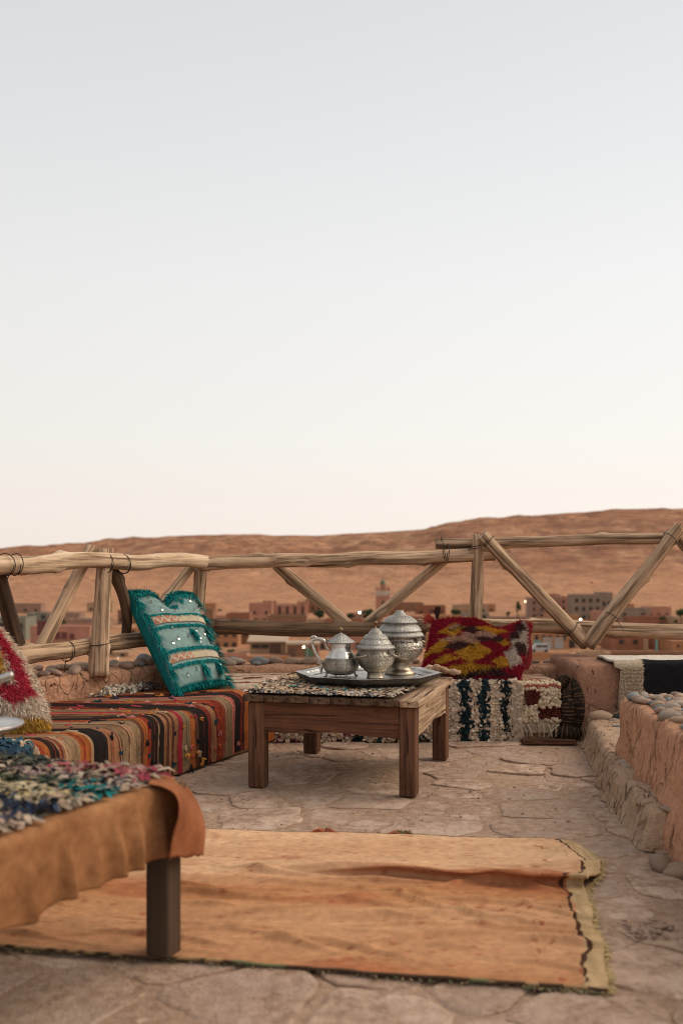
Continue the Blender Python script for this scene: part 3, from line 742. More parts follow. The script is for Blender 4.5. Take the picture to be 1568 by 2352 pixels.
building(905, 1052, 2303, 250, 'orange', 'orange house with three dark upper openings above the pale sloping roof', wins=[(.2, .22, 2.0, 1.3), (.52, .22, 2.0, 1.3), (.82, .22, 2.0, 1.3)])
building(914, 1046, 2352, 214, 'tan', 'tan shed with a wide pale sloping roof below the bottom rail', wins=[(.18, .18, 1.8, .9), (.42, .18, 1.8, .9)], doors=[(.7, 2.4, 2.0, DOORM, .8)], roof=(.5, .22, METALROOF, 1.0))
building(1050, 1165, 2362, 206, 'brown', 'brown shop front with a pale flat canopy and green gate', doors=[(.15, 1.6, 1.9, DOORM, .6), (.72, 1.9, 2.0, GREEND, .6)], roof=(.25, .45, METALROOF, 0))
building(982, 1122, 2216, 392, 'pink', 'pink crenellated fortress like house on the slope left of the minaret', rows=(3, 5, .9, 1.1), merlons=13, depth=14, name='fortified_house')
building(962, 1012, 2203, 398, 'pink', 'tall corner tower of the pink fortified house', rows=(3, 1, .8, 1.0), merlons=5, depth=5.5, name='house_tower', cat='tower')
building(1088, 1130, 2205, 399, 'pink', 'right hand corner tower of the pink fortified house', rows=(3, 1, .8, 1.0), merlons=5, depth=4.5, name='house_tower', cat='tower')
building(1120, 1200, 2272, 300, 'tan', 'tan house half hidden by the dark trees left of the minaret', rows=(1, 3, 1, 1.2))
building(1195, 1330, 2268, 310, 'orange', 'orange house below the white street lamp near the minaret', rows=(1, 4, 1, 1.2))
building(1430, 1600, 2262, 330, 'red', 'red brown row of houses right of the minaret', rows=(1, 6, 1, 1.2))
building(1160, 1420, 2330, 225, 'pink', 'pink walled house behind the silver teapot', rows=(1, 6, 1.1, 1.4))
building(1420, 1640, 2318, 230, 'orange', 'orange house behind the largest silver pot', rows=(2, 6, 1.0, 1.2))
building(1600, 1705, 2256, 355, 'orange', 'low orange house left of the back post beside a bush', rows=(1, 4, 1, 1.1))
building(1700, 1790, 2246, 318, 'grey', 'grey concrete house just right of the back post', wins=[(.80, .22, 1.3, 1.4), (.5, .22, 1.2, 1.3)])
building(1786, 1945, 2262, 335, 'mauve', 'long mauve low house under the round green tree', rows=(1, 5, 1, 1.1))
building(1640, 1955, 2332, 240, 'orange', 'long orange wall of houses behind the red shaggy cushion', rows=(1, 8, 1, 1.2))
building(1940, 2025, 2190, 368, 'mauve', 'mauve three storey house above the slanting brace', rows=(3, 3, .9, 1.1))
building(2024, 2050, 2176, 386, 'pink', 'narrow pink turret between the mauve and grey houses', rows=(3, 1, .8, 1.0), name='house_tower', cat='tower')
building(2050, 2098, 2186, 372, 'pink', 'pink house beside the tall grey concrete block', rows=(3, 2, .8, 1.2), merlons=3)
building(2097, 2200, 2178, 352, 'grey', 'tall unfinished grey concrete block house on the right', rows=(3, 4, 1.1, 1.4), name='apartment_block', cat='building')
building(2196, 2242, 2170, 366, 'grey', 'higher grey stair tower adjoining the tall concrete block', wins=[(.3, .4, 1, 1.6), (.7, .4, 1, 1.6)], name='house_tower', cat='tower')
building(2010, 2118, 2254, 300, 'orange', 'orange fronted house left of the lit lamp by the crossed braces', rows=(1, 4, 1.0, 1.2))
building(2185, 2262, 2240, 316, 'pink', 'small pink house between the two crossed braces', rows=(1, 2, .9, 1.1))
building(2262, 2380, 2229, 330, 'grey', 'wide grey concrete house right of the leaning brace', wins=[(.78, .35, 1.5, 1.5), (.2, .35, 1.2, 1.3)])
building(2285, 2320, 2212, 372, 'orange', 'small orange roof room above the wide grey house', wins=[(.5, .3, 1, 1.2)])
building(2380, 2470, 2256, 315, 'red', 'dark red house at the right with shrubs before it', rows=(1, 4, 1, 1.2))
building(2468, 2560, 2262, 300, 'tan', 'tan house at the right edge above the bottom rail', rows=(1, 3, 1, 1.2))
building(2174, 2290, 2124, 640, 'red', 'ruined reddish wall house high on the right slope', wins=[(.2, .3, 1.6, 2.0), (.6, .3, 1.6, 2.0)], depth=12)
building(2345, 2400, 2108, 700, 'brown', 'small brown ruin on the slope right of the leaning brace', wins=[(.4, .35, 2, 2)], depth=10)
building(1950, 2082, 2318, 226, 'orange', 'orange two storey house with two arched garage shutters', wins=[(.1, .18, .8, 1.2), (.3, .18, .8, 1.2), (.48, .18, .8, 1.2), (.68, .18, .8, 1.2), (.86, .18, .8, 1.2)], doors=[(.12, 1.6, 2.0, TEALD, .8), (.40, 2.1, 2.6, SHUT, .8), (.72, 2.1, 2.6, SHUT, .8)])
building(2080, 2118, 2312, 228, 'tan', 'tan end house with a dark square doorway', doors=[(.3, 1.5, 1.8, PANE, .9)], wins=[(.5, .25, .9, 1.1)])
building(2236, 2362, 2322, 222, 'red', 'red mud house with a striped front below the right rail', wins=[(.3, .35, 1.1, 1.0), (.7, .35, 1.1, 1.0)])
building(2358, 2372, 2326, 219, 'tan', 'narrow pale gate pillar beside the teal pole', name='gate_pillar', cat='pillar', depth=.9)
building(2390, 2470, 2336, 224, 'red', 'low red house behind the teal pole on the right', wins=[(.6, .3, 1.0, 1.0)])
building(2462, 2560, 2346, 213, 'orange', 'orange house with tiny square windows at the right edge', wins=[(.2, .25, .6, .6), (.45, .25, .6, .6)])
building(2118, 2235, 2352, 236, 'pink', 'low pink walled house below the crossing of the braces', rows=(1, 4, .9, .9))
building(1945, 2085, 2391, 198, 'orange', 'low tan orange yard wall in front of the garage shutters', name='yard_wall', cat='wall', depth=.8)
building(2130, 2236, 2392, 196, 'tan', 'low tan roof edge in front of the pink walled house', depth=5)
building(2236, 2560, 2386, 200, 'brown', 'long low brown wall in front of the red mud houses', name='yard_wall', cat='wall', depth=.8)
building(690, 905, 2398, 197, 'pink', 'low pink yard walls below the lamp in the middle', depth=5, doors=[(.55, 1.2, 1.4, DOORM, .8)])
building(905, 1060, 2403, 193, 'orange', 'low orange yard wall below the pale sloping roof', name='yard_wall', cat='wall', depth=.8)

tr_ = np.random.default_rng(91)
ORD = 'first second third fourth fifth sixth seventh eighth ninth tenth eleventh twelfth thirteenth fourteenth fifteenth sixteenth seventeenth eighteenth nineteenth twentieth'.split()
seen_ = {}
for k in range(26):                                            # small houses that fill the valley floor, from left to right
    px_ = 20 + 2440*(k + .7*tr_.random())/26; Yh_ = 262 + 150*tr_.random(); w25 = (6.5 + 7*tr_.random())/Yh_*F25
    yt_ = H25 + (18.94 - 3.0 - 2.8*tr_.random())/Yh_*F25; cn = ('orange', 'pink', 'tan', 'brown', 'red', 'mauve')[int(6*tr_.random())]
    seen_[cn] = seen_.get(cn, 0) + 1
    o = building(px_, px_ + w25, yt_, Yh_, cn, '%s of the small %s houses on the valley floor counting from the left' % (ORD[seen_[cn]-1], cn), rows=(1, int(2 + 2*tr_.random()), .9, 1.1), depth=6 + 3*tr_.random())
    o['group'] = 'small houses of the valley town'

# minaret
mY = 372.0
mz = lambda py: HC - (py-H25)/F25*mY
mx = (1402-C25)/F25*mY; hw = 2.55; mzb = gz(mx, mY) - .6
mn = thing('minaret', 'square pink minaret with a white banded top and green dome', 'minaret', (mx, mY, mzb))
add('shaft', *box_vf((mx-hw, mY, mzb), (mx+hw, mY+2*hw, mz(2182))), AD['pink'], mn)
add('white_band', *box_vf((mx-hw-.12, mY-.12, mz(2182)+.003), (mx+hw+.12, mY+2*hw+.12, mz(2164))), AD['white'], mn)
for k in range(4):
    for yy_ in (mY-.1, mY+2*hw-.5):
        xx = mx - hw + .5 + k*(2*hw-1.0)/3
        add('merlon', *box_vf((xx-.42, yy_, mz(2164)+.003), (xx+.42, yy_+.6, mz(2151))), AD['pink'], mn)
la = add('lantern', *box_vf((mx-1.05, mY+1.5, mz(2164)+.003), (mx+1.05, mY+3.6, mz(2139))), AD['pink'], mn)
th_ = np.linspace(0, math.pi/2, 8)
add('dome', *lathe_vf(np.c_[1.0*np.cos(th_)+.001, 1.5*np.sin(th_)], 16, (mx, mY+2.55, mz(2139)+.004)), GREEND, mn, None, True)
add('finial', *tube_vf([(mx, mY+2.55, mz(2139)+1.4), (mx, mY+2.55, mz(2118))], .16, 6), BRASS, mn)
for px_, py_ in ((1402, 2208), (1402, 2240)):
    fo = add('window', *box_vf((mx-.62, mY-.08, mz(py_)-.9), (mx+.62, mY-.003, mz(py_)+.9)), AD['tan'], mn)
    add('pane', *box_vf((mx-.42, mY-.13, mz(py_)-.7), (mx+.42, mY-.084, mz(py_)+.7)), PANE, fo)

# trees: tapered trunk, limbs and a leafy crown
LEAF = m_vcol('dark_tree_leaves', .3, 2.0, .8, 0)
BARKM = m_plain('tree_bark', (.16, .10, .065), (.10, .065, .04), 3, .9, 0)
def tree(px, pyb, w25, h25, label, Y=None, cat='tree', name='tree', tone=(.045, .075, .03), dens=1.0, trunk=.25):
    Y = Y or hit25(px, pyb); x = (px-C25)/F25*Y; zb = gz(x, Y) - .1
    wd, ht = w25/F25*Y, h25/F25*Y
    zt = HC - (pyb - h25 - H25)/F25*Y
    zb = min(zb, zt - ht); H = zt - zb
    t = thing(name, label, cat, (x, Y, zb))
    lz = zt - ht*(1-trunk)
    mb = MB(); r0 = max(.08, .035*H)
    mb.add(*tube_vf([(x, Y, zb), (x+.05*wd, Y, (zb+lz)/2), (x, Y, lz + .3*ht)], [r0, r0*.75, r0*.4], 7))
    for k in range(5):
        a = k*1.26 + rng.random(); mb.add(*tube_vf([(x, Y, lz), (x+.18*wd*math.cos(a), Y+.18*wd*math.sin(a), lz+.2*ht), (x+.34*wd*math.cos(a), Y+.34*wd*math.sin(a), lz+.36*ht)], [r0*.5, r0*.33, r0*.15], 5))
    mb.build('trunk', BARKM, t, True)
    nc = 9; cl = []
    for k in range(nc):
        a, rr = rng.random()*6.28, .30*wd*math.sqrt(rng.random()); zz = lz + (zt-lz)*(.22 + .6*rng.random())
        cl.append((x+rr*math.cos(a), Y+rr*math.sin(a), zz, wd*(.15+.13*rng.random()), (zt-lz)*(.13+.13*rng.random())))
    n = int(700*dens); P = []; C = []
    for k in range(n):
        c = cl[k % nc]; d = nrm(rng.normal(size=3)); r = rng.random()**.4
        P.append(np.array(c[:3]) + d*np.array([c[3], c[3], c[4]])*r)
        C.append(np.array(tone)*(.55 + .9*rng.random()))
    P = np.array(P); C = np.array(C); s = (.045*wd + .06)*(.6 + .8*rng.random((n, 1)))
    D, S = nrm(rng.normal(size=(n, 3))), nrm(rng.normal(size=(n, 3)))
    V = np.stack([P-D*s, P+S*s*.6, P+D*s, P-S*s*.6], 1).reshape(-1, 3)
    add('crown', V, [(4*k, 4*k+1, 4*k+2, 4*k+3) for k in range(n)], LEAF, t, np.repeat(C, 4, 0))
    return t
tree(1169, 2275, 56, 44, 'dark round tree left of the street lamp near the minaret', 305)
tree(1285, 2275, 40, 30, 'small dark tree just left of the lamp pole near the minaret', 305)
tree(1346, 2276, 56, 46, 'dark tree between the lamp pole and the minaret', 305)
tree(1665, 2262, 44, 34, 'dark bushy tree left of the back post', 345)
tree(1708, 2258, 30, 20, 'small shrub close by the back post', 352, cat='shrub', name='shrub')
tree(1755, 2250, 36, 22, 'low dark shrub above the grey house right of the post', 345, cat='shrub', name='shrub')
tree(1893, 2262, 34, 62, 'tall rounded green tree right of the back post', 332, trunk=.3)
tree(1860, 2262, 18, 24, 'little dark tree beside the tall rounded tree', 331)
tree(2135, 2168, 24, 36, 'left of the two slender trees on the right slope', 600, trunk=.15)
tree(2164, 2168, 26, 38, 'right of the two slender trees on the right slope', 600, trunk=.15)
tree(2225, 2172, 60, 20, 'broad dark hedge below the ruined red wall', 610, cat='shrub', name='shrub', trunk=.05)
tree(2262, 2166, 44, 16, 'narrow hedge reaching to the leaning brace', 615, cat='shrub', name='shrub', trunk=.05)
tree(2456, 2112, 28, 26, 'green shrub on the upper right slope', 720, cat='shrub', name='shrub', trunk=.05, tone=(.05, .11, .045))
tree(2432, 2122, 26, 18, 'lower green shrub on the upper right slope', 715, cat='shrub', name='shrub', trunk=.05, tone=(.05, .11, .045))
tree(2490, 2268, 60, 40, 'dark spreading tree at the right edge', 290)
tree(2424, 2282, 28, 26, 'bright green shrub before the dark red house', 292, cat='shrub', name='shrub', tone=(.05, .11, .05))
tree(2472, 2288, 24, 24, 'leafy shrub beside the tan house at the right', 285, cat='shrub', name='shrub', tone=(.045, .09, .04))
tree(245, 2296, 44, 24, 'green shrub on the roof line right of the slanting left brace', 300, cat='shrub', name='shrub', tone=(.05, .11, .06))
tree(786, 2396, 56, 30, 'dark shrub under the lamp in the middle', 204, cat='shrub', name='shrub')
tree(845, 2394, 36, 20, 'small green shrub in the middle yards', 204, cat='shrub', name='shrub', tone=(.04, .10, .06))
tree(800, 2250, 70, 18, 'far grey green tree line left of the fortified house', 420, cat='shrub', name='shrub', tone=(.07, .085, .05), trunk=.05)
tree(2150, 2340, 22, 14, 'green shrub beneath the crossing braces', 240, cat='shrub', name='shrub', trunk=.05)

# street lamps that are already lit
def m_lamp(name, c, s):
    g = G(name); e = g.n('Emission', Color=(*c, 1), Strength=s); g.l(e.outputs[0], g.o.inputs['Surface']); return g.m
LAMP_C, LAMP_W, LAMP_D = m_lamp('cool_lamp_glow', (.95, 1, .96), 26), m_lamp('warm_lamp_glow', (1, .78, .45), 26), m_lamp('dim_lamp_glow', (1, .8, .55), 7)
POLE = m_plain('lamp_post_paint', (.30, .32, .30), (.22, .24, .22), 3, .6, 0)
def lamp(px, py, Y, mat, label, r=.26):
    r = r*.72
    p = at25(px, py, Y); zb = gz(p[0], Y) - .3
    t = thing('street_lamp', label, 'street lamp', (p[0], Y, zb), 'lit street lamps in the valley')
    add('post', *tube_vf([(p[0]+.7, Y+.3, zb), (p[0]+.7, Y+.3, p[2]+.25)], [.11, .06], 8), POLE, t)
    add('arm', *tube_vf([(p[0]+.7, Y+.3, p[2]+.2), (p[0]+.3, Y+.15, p[2]+.42), (p[0], Y, p[2]+.3)], .045, 6), POLE, t)
    add('lamp_head', *box_vf((p[0]-.3, Y-.2, p[2]+.27), (p[0]+.3, Y+.25, p[2]+.36)), POLE, t)
    add('bulb', ICO2[0]*r + p, ICO2[1], mat, t, None, True)
lamp(1316, 2243, 296, LAMP_C, 'white lit street lamp between the trees left of the minaret')
lamp(757, 2345, 228, LAMP_W, 'warm lit street lamp beside the short back post', .24)
lamp(1112, 2370, 202, LAMP_W, 'warm lit lamp under the pale flat canopy', .2)
lamp(2124, 2269, 292, LAMP_W, 'bright warm street lamp just above the rail by the crossed braces', .3)
lamp(386, 2255, 300, LAMP_C, 'white lit street lamp right of the left railing post', .26)
lamp(1922, 2203, 360, LAMP_D, 'dim street lamp right of the tall rounded tree', .3)
lamp(433, 2412, 205, LAMP_D, 'dim lamp low down beside the teal pillow', .2)
p = at25(2402, 2326, 214); zb = gz(p[0], 214)-.3
pl = thing('teal_pole', 'tall teal painted pole among the red houses on the right', 'pole', (p[0], 214, zb))
add('shaft', *tube_vf([(p[0], 214, zb), (p[0], 214, p[2])], [.24, .2], 8), TEALD, pl); add('cap', ICO1[0]*.26 + p, ICO1[1], TEALD, pl)

# parked van
vx, vy = at25(1974, 2386, 218)[:2]; vz = gz(vx, vy) + .02
van = thing('parked_van', 'pale parked van in front of the orange garage house', 'van', (vx, vy, vz)); VANP = m_plain('pale_car_paint', (.40, .40, .38), (.34, .34, .32), 2, .35, 0, spec=.5); TYRE = m_plain('tyre_rubber', (.03, .03, .03), None, 3, .8, 0)
prof = [(-2.1, .35), (-2.15, .9), (-1.5, 1.05), (-1.0, 1.75), (1.7, 1.8), (2.05, 1.2), (2.1, .35)]
V = [(vx+a, vy-.85+1.7*s_, vz+b) for s_ in (0, 1) for a, b in prof]; n = len(prof)
add('body', V, [tuple(range(n)), tuple(range(n, 2*n))[::-1]] + [(k, (k+1) % n + 0, (k+1) % n + n, k+n) for k in range(n)], VANP, van)
for a, b in ((-.85, .35), (.5, 1.6)): add('side_window', *box_vf((vx+a, vy-.87, vz+1.1), (vx+b, vy-.852, vz+1.6)), PANE, van)
for a in (-1.35, 1.35):
    for yy_ in (-.88, .68):
        v_, f_ = tube_vf([(vx+a, vy+yy_, vz+.33), (vx+a, vy+yy_+.2, vz+.33)], .33, 12); add('wheel', v_, f_, TYRE, van)

# ================================================================== OBJECTS ON THE TERRACE
def basis_pts(org, a, b, pts):                          # (along a, along b, z) -> world
    pts = np.asarray(pts, float); return np.asarray(org) + pts[:, :1]*np.r_[a, 0] + pts[:, 1:2]*np.r_[b, 0] + pts[:, 2:3]*np.array([0, 0, 1.])
# ------------------------------------------------------------------ wooden table in the middle
TA, TB = np.array([.966, -.259]), np.array([.259, .966])
T0 = np.array([.300, 4.025]) - TA*.72                    # front left foot corner
TROT = math.atan2(TA[1], TA[0])
T_W, T_D, T_H = .72, .86, .398
tab = thing('low_table', 'low brown wooden table with square legs standing on the terrace floor', 'table', (*(T0 + TA*.36 + TB*.43), 0))
def tpart(name, lo, hi, mat, bev=.004, parent=None, warp=None):
    v, f = box_vf(lo, hi, None, (0, 0, 0), bev)
    if warp: v = warp(v)
    c = (np.array(lo) + np.array(hi))/2; c[2] = lo[2]
    w = basis_pts((*T0, 0), TA, TB, [c])[0]
    me = mesh_data(name, v - c, f); me.materials.append(mat)
    o = bpy.data.objects.new(name, me); o.rotation_euler = (0, 0, TROT)
    return place(o, parent or tab, w)
lw_ = .070
for x, y in ((0, 0), (T_W-lw_, 0), (T_W-lw_, T_D-lw_), (0, T_D-lw_)):
    tpart('leg', (x, y, .002), (x+lw_, y+lw_, T_H-.031), TW_Z, .006)
def apron_mesh(L, h0, h1, brk):
    xs_ = np.linspace(0, L, 40); bz = h0 + brk*0 - .006*np.sin(xs_/L*9) - .0*xs_
    e = np.minimum(xs_, L-xs_); bz = np.where(e < .05, bz - .012*(1-e/.05)**2, bz)
    return xs_, bz
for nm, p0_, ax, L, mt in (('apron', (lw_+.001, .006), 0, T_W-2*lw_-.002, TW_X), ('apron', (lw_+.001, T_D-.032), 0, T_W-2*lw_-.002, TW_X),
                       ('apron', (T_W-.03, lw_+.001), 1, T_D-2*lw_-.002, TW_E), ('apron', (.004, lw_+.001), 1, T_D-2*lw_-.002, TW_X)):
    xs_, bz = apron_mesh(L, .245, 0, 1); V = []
    for x_, z_ in zip(xs_, bz):
        for w_, zz in ((0, z_), (.026, z_), (.026, T_H-.033), (0, T_H-.033)):
            V.append((x_, w_, zz) if ax == 0 else (w_, x_, zz))
    V = np.array(V); F = grid_faces(len(xs_), 4, 0, True) + [(0, 1, 2, 3), tuple(range(len(V)-4, len(V)))[::-1]]
    me = mesh_data(nm, V, F); me.materials.append(mt)
    o = bpy.data.objects.new(nm, me); o.rotation_euler = (0, 0, TROT); place(o, tab, basis_pts((*T0, 0), TA, TB, [(p0_[0], p0_[1], 0)])[0])
cuts = [-.018, .075, .168, .275, .365, .452, .548, .655, .738]
for k in range(len(cuts)-1):
    dz, fy_ = .003*(rng.random()-.5), -.018 - .006*rng.random()
    last = k == len(cuts)-2
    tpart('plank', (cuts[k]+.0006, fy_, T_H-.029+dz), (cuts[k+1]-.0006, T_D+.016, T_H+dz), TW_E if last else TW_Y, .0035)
# shaggy rag rug on the table
def tz(x, y): return T_H + .012
ru = thing('table_rag_rug', 'cream and grey shaggy rag rug lying on the wooden table under the tray', 'rug', (*(T0 + TA*.33 + TB*.43), T_H))
gu, gv_ = np.meshgrid(np.linspace(.0, .625, 30), np.linspace(-.004, .865, 40))
gu2 = gu + .012*fbm(gv_*6, gu*2, 3.3, 2) * sst(.4, .62, gu); Vb = basis_pts((*T0, 0), TA, TB, np.stack([gu2, gv_, T_H+.010+.004*fbm(gu*20, gv_*20, 1, 3)], -1).reshape(-1, 3))
bc = np.tile([.30, .22, .16], (len(Vb), 1)); add('backing', Vb, grid_faces(40, 30), VC_RAG, ru, bc, True)
def rag_tufts(name, parent, P, N, T1, cols, L, W, rnd=.8, lift=1.0):
    n = len(P); a = rng.random(n)*6.28; T2 = np.cross(N, T1)
    D = T1*np.cos(a)[:, None] + T2*np.sin(a)[:, None]; S = np.cross(N, D)
    Nn = nrm(N + rng.normal(size=(n, 3))*.35*rnd)
    v, f, c = flaps(P, D, S, L*(.6+.8*rng.random(n)), W*(.6+.8*rng.random(n)), cols, Nn, lift)
    return stuff(add(name, v, f, VC_RAG, parent, c, False))
n = 6200
uu = rng.random(n)*.640 - .008; vv = rng.random(n)*.885 - .012
P = basis_pts((*T0, 0), TA, TB, np.stack([uu, vv, np.full(n, T_H+.009)], -1))
pal = np.array([(.46, .31, .195), (.50, .36, .24), (.40, .26, .165), (.54, .42, .31), (.35, .23, .15)])
C = pal[rng.integers(0, 5, n)]
front = (vv < .034 + .03*fbm(uu*9, 0, 1, 2)) & (rng.random(n) < .8)
palg = np.array([(.21, .195, .19), (.36, .32, .29), (.17, .16, .165), (.44, .37, .315), (.30, .235, .19)]); C[front] = palg[rng.integers(0, 5, front.sum())]
mid_ = (vv > .10) & (vv < .20) & (fbm(uu*6, vv*20, 5, 2) > .30); C[mid_] = np.array([.03, .20, .20])
bk = (uu < .16) & (vv > .2) & (vv < .42); C[bk & (rng.random(n) < .3)] = np.array([.20, .18, .145])
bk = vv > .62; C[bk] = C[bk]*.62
rt = (uu > .57); C[rt] = np.array([(.50, .45, .34), (.44, .34, .24), (.34, .25, .19)])[rng.integers(0, 3, rt.sum())]
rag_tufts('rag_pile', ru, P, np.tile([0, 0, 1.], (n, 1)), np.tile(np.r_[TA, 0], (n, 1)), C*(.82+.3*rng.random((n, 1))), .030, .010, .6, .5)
for k, (x_, y_, l_) in enumerate(((.60, .80, .15), (.58, .83, .12), (.62, .77, .13))):     # twisted rag ends over the far right corner
    q = spline([(x_, y_, T_H+.02), (x_+l_*.4, y_+.02, T_H+.036+.01*k), (x_+l_*.8, y_+.04, T_H+.032), (x_+l_*1.2, y_+.03, T_H+.028)], 14)
    v, f = tube_vf(basis_pts((*T0, 0), TA, TB, q), .012*(1+.3*np.sin(np.arange(14)*1.9)), 7)
    add('rag_end', v, f, VC_RAG, ru, np.tile(pal[k], (len(v), 1)), True)

# ------------------------------------------------------------------ octagonal tray and silver pots
TRC = np.array([.122, 4.545, .425])
tray = thing('octagonal_tray', 'large octagonal silver tray on the shaggy table rug', 'tray', TRC)
ang = R(-5) + np.arange(8)*math.pi/4
def octring(r, z): return np.stack([r*np.cos(ang), r*np.sin(ang), np.full(8, z)], -1) + TRC
rings = [octring(.262, .012), octring(.272, .010), octring(.300, .024), octring(.336, .031)]
v = np.vstack([[TRC + (0, 0, .012)]] + rings); f = [(0, 1+k, 1+(k+1) % 8) for k in range(8)]
add('plate', np.vstack([rings[0][:1]*0 + TRC + (0, 0, .012), rings[0]]), f, TRAYM, tray)
add('rim', np.vstack(rings), grid_faces(4, 8, 0, True), TRAYD, tray)
add('rim_top', np.vstack([octring(.3365, .0315), octring(.296, .0295), octring(.290, .022), octring(.268, .0135)]), grid_faces(4, 8, 0, True), TRAYM, tray)
add('underside', np.vstack([octring(.337, .030), octring(.325, .012), octring(.272, -.012), octring(.05, -.012)]), grid_faces(4, 8, 0, True), TRAYD, tray)
ZT = TRC[2] + .013
def profile(zoom, sc_, cy):                              # list of (radius px, y px) -> (r, z) metres above the foot
    return [(max(r, .3)/sc_, (cy-y)/sc_) for r, y in zoom][::-1]
def smooth_prof(p, n):
    p = np.array(p); d = np.r_[0, np.cumsum(np.linalg.norm(np.diff(p, axis=0), axis=1))]
    t = np.linspace(0, d[-1], n); return np.stack([np.interp(t, d, p[:, 0]), np.interp(t, d, p[:, 1])], 1)
def rope(pts, n, rad, seg=8): return tube_vf(spline(pts, n), rad, seg)

# teapot
tc = np.array([-.003, 4.53, ZT]); ts = 2510.
tp = thing('silver_teapot', 'polished silver teapot with curled handle on the left of the tray', 'teapot', tc)
body = [(112, 474), (115, 500), (117, 530), (126, 560), (150, 600), (182, 645), (202, 690), (205, 725), (195, 770), (165, 805), (120, 826), (20, 830)]
bp = smooth_prof(profile(body, ts, 850), 60)
k_hi = bp[:, 1] > (850-628)/ts
add('body', *lathe_vf(bp[~k_hi], 56, tc), SILVER, tp, None, True)
add('shoulder', *lathe_vf(bp[np.r_[np.nonzero(k_hi)[0][0]-1, np.nonzero(k_hi)[0]]], 56, tc), SILVER_S, tp, None, True)
lidp = [(2, 350), (14, 352), (22, 362), (52, 376), (78, 392), (100, 412), (112, 422), (132, 432), (150, 446), (168, 456), (170, 464), (150, 468), (114, 472)]
lid = add('lid', *lathe_vf(profile(lidp, ts, 850), 56, tc), PEWTER, tp, None, True)
add('finial', *lathe_vf(profile([(1, 286), (8, 292), (26, 312), (27, 318), (13, 328), (10, 338), (15, 350), (12, 356)], ts, 850), 16, tc), BRASS, lid, None, True)
hp = [(-135, 540), (-150, 530), (-172, 498), (-180, 465), (-200, 440), (-245, 424), (-290, 424), (-322, 440), (-332, 475), (-318, 530), (-285, 600), (-240, 670), (-215, 720), (-200, 760)]
hw_ = [np.array([x/ts, -.0, (850-y)/ts]) + tc for x, y in hp]
add('handle', *rope(hw_, 60, np.interp(np.linspace(0, 1, 60), [0, .3, .7, 1], [.0075, .0095, .0088, .006])), SILVER_S, tp, None, True)
add('thumb_scroll', *rope([tc + (-.128, 0, .172), tc + (-.133, 0, .177), tc + (-.122, 0, .181), tc + (-.110, 0, .174)], 14, .0058), SILVER_S, tp, None, True)
add('leaf_tail', *rope([tc + (-.092, 0, .05), tc + (-.090, 0, .035), tc + (-.088, 0, .012)], 10, [.006, .007, .008, .008, .008, .007, .007, .005, .004, .002]), SILVER_S, tp, None, True)
add('hinge', *box_vf(tc + (-.068, -.008, .153), tc + (-.045, .008, .170), None, (0, 0, 0), .002), SILVER, tp)
spd = nrm(np.array([.75, .66, 0]))
add('spout', *rope([tc + spd*.070 + (0, 0, .045), tc + spd*.105 + (0, 0, .060), tc + spd*.125 + (0, 0, .105), tc + spd*.150 + (0, 0, .145)], 24, np.linspace(.020, .007, 24)), SILVER_S, tp, None, True)
for a in (R(-70), R(20), R(110), R(200)):
    e = np.array([math.cos(a), math.sin(a), 0])
    add('foot', *rope([tc + e*.056 + (0, 0, .022), tc + e*.068 + (0, 0, .014), tc + e*.070 + (0, 0, .004), tc + e*.082 + (0, 0, .001)], 12, np.linspace(.006, .0035, 12)), SILVER, tp, None, True)

def ear(parent, c, d, r_in, r_out, z0, z1, mat):          # flat scrolled side handle
    d = nrm(np.r_[d, 0]); s_ = np.array([-d[1], d[0], 0])
    pts = [c + d*r_in + s_*.028 + (0, 0, z1), c + d*r_out + s_*.026 + (0, 0, (z0+z1)/2+.006), c + d*(r_out+.006) + (0, 0, (z0+z1)/2), c + d*r_out - s_*.026 + (0, 0, (z0+z1)/2+.006), c + d*r_in - s_*.028 + (0, 0, z1)]
    add('handle', *rope(pts, 28, .0042, 7), mat, parent, None, True)
def tureen(name, label, c, s_, base, lidz, bodyz, footz, finial, dirs, hz, ri, ro):
    t = thing(name, label, 'pot', c)
    add('bowl', *lathe_vf(smooth_prof(profile(bodyz, s_, base), 46), 56, c), SILVER, t, None, True)
    add('foot', *lathe_vf(profile(footz, s_, base), 48, c), TARN, t, None, True)
    l_ = add('lid', *lathe_vf(profile(lidz, s_, base), 56, c), PEWTER, t, None, True)
    if finial: add('finial', *lathe_vf(profile(finial, s_, base), 14, c), BRASS, l_, None, True)
    for d in dirs: ear(t, c, d, ri, ro, hz[0], hz[1], TARN)
    add('lid_clasp', *box_vf(c + (ri-.030, -ri*.62-.012, hz[1]+.006), c + (ri-.004, -ri*.62+.006, hz[1]+.018), None, (0, 0, 0), .002), SILVER, t)
    return t
sc1 = np.array([.1525, 4.475, ZT])
tureen('lidded_pot', 'small lidded silver pot with a brass post finial in the middle of the tray', sc1, 2540., 852,
       [(3, 288), (34, 290), (40, 300), (62, 318), (78, 340), (80, 350), (112, 362), (140, 388), (148, 408), (146, 414), (158, 424), (176, 452), (182, 468), (180, 474), (202, 482), (224, 496), (226, 520), (206, 524)],
       [(203, 524), (203, 556), (212, 566), (224, 580), (225, 622), (214, 655), (190, 695), (178, 712)],
       [(180, 712), (178, 718), (150, 740), (136, 752), (138, 758), (112, 780), (98, 788), (94, 800), (92, 828), (100, 842), (104, 852), (5, 852)],
       [(1, 205), (22, 212), (24, 232), (14, 240), (12, 262), (14, 285), (22, 292)],
       ((.93, -.35), (-.72, -.70)), (.088, .108), .085, .100)
sc2 = np.array([.271, 4.635, ZT])
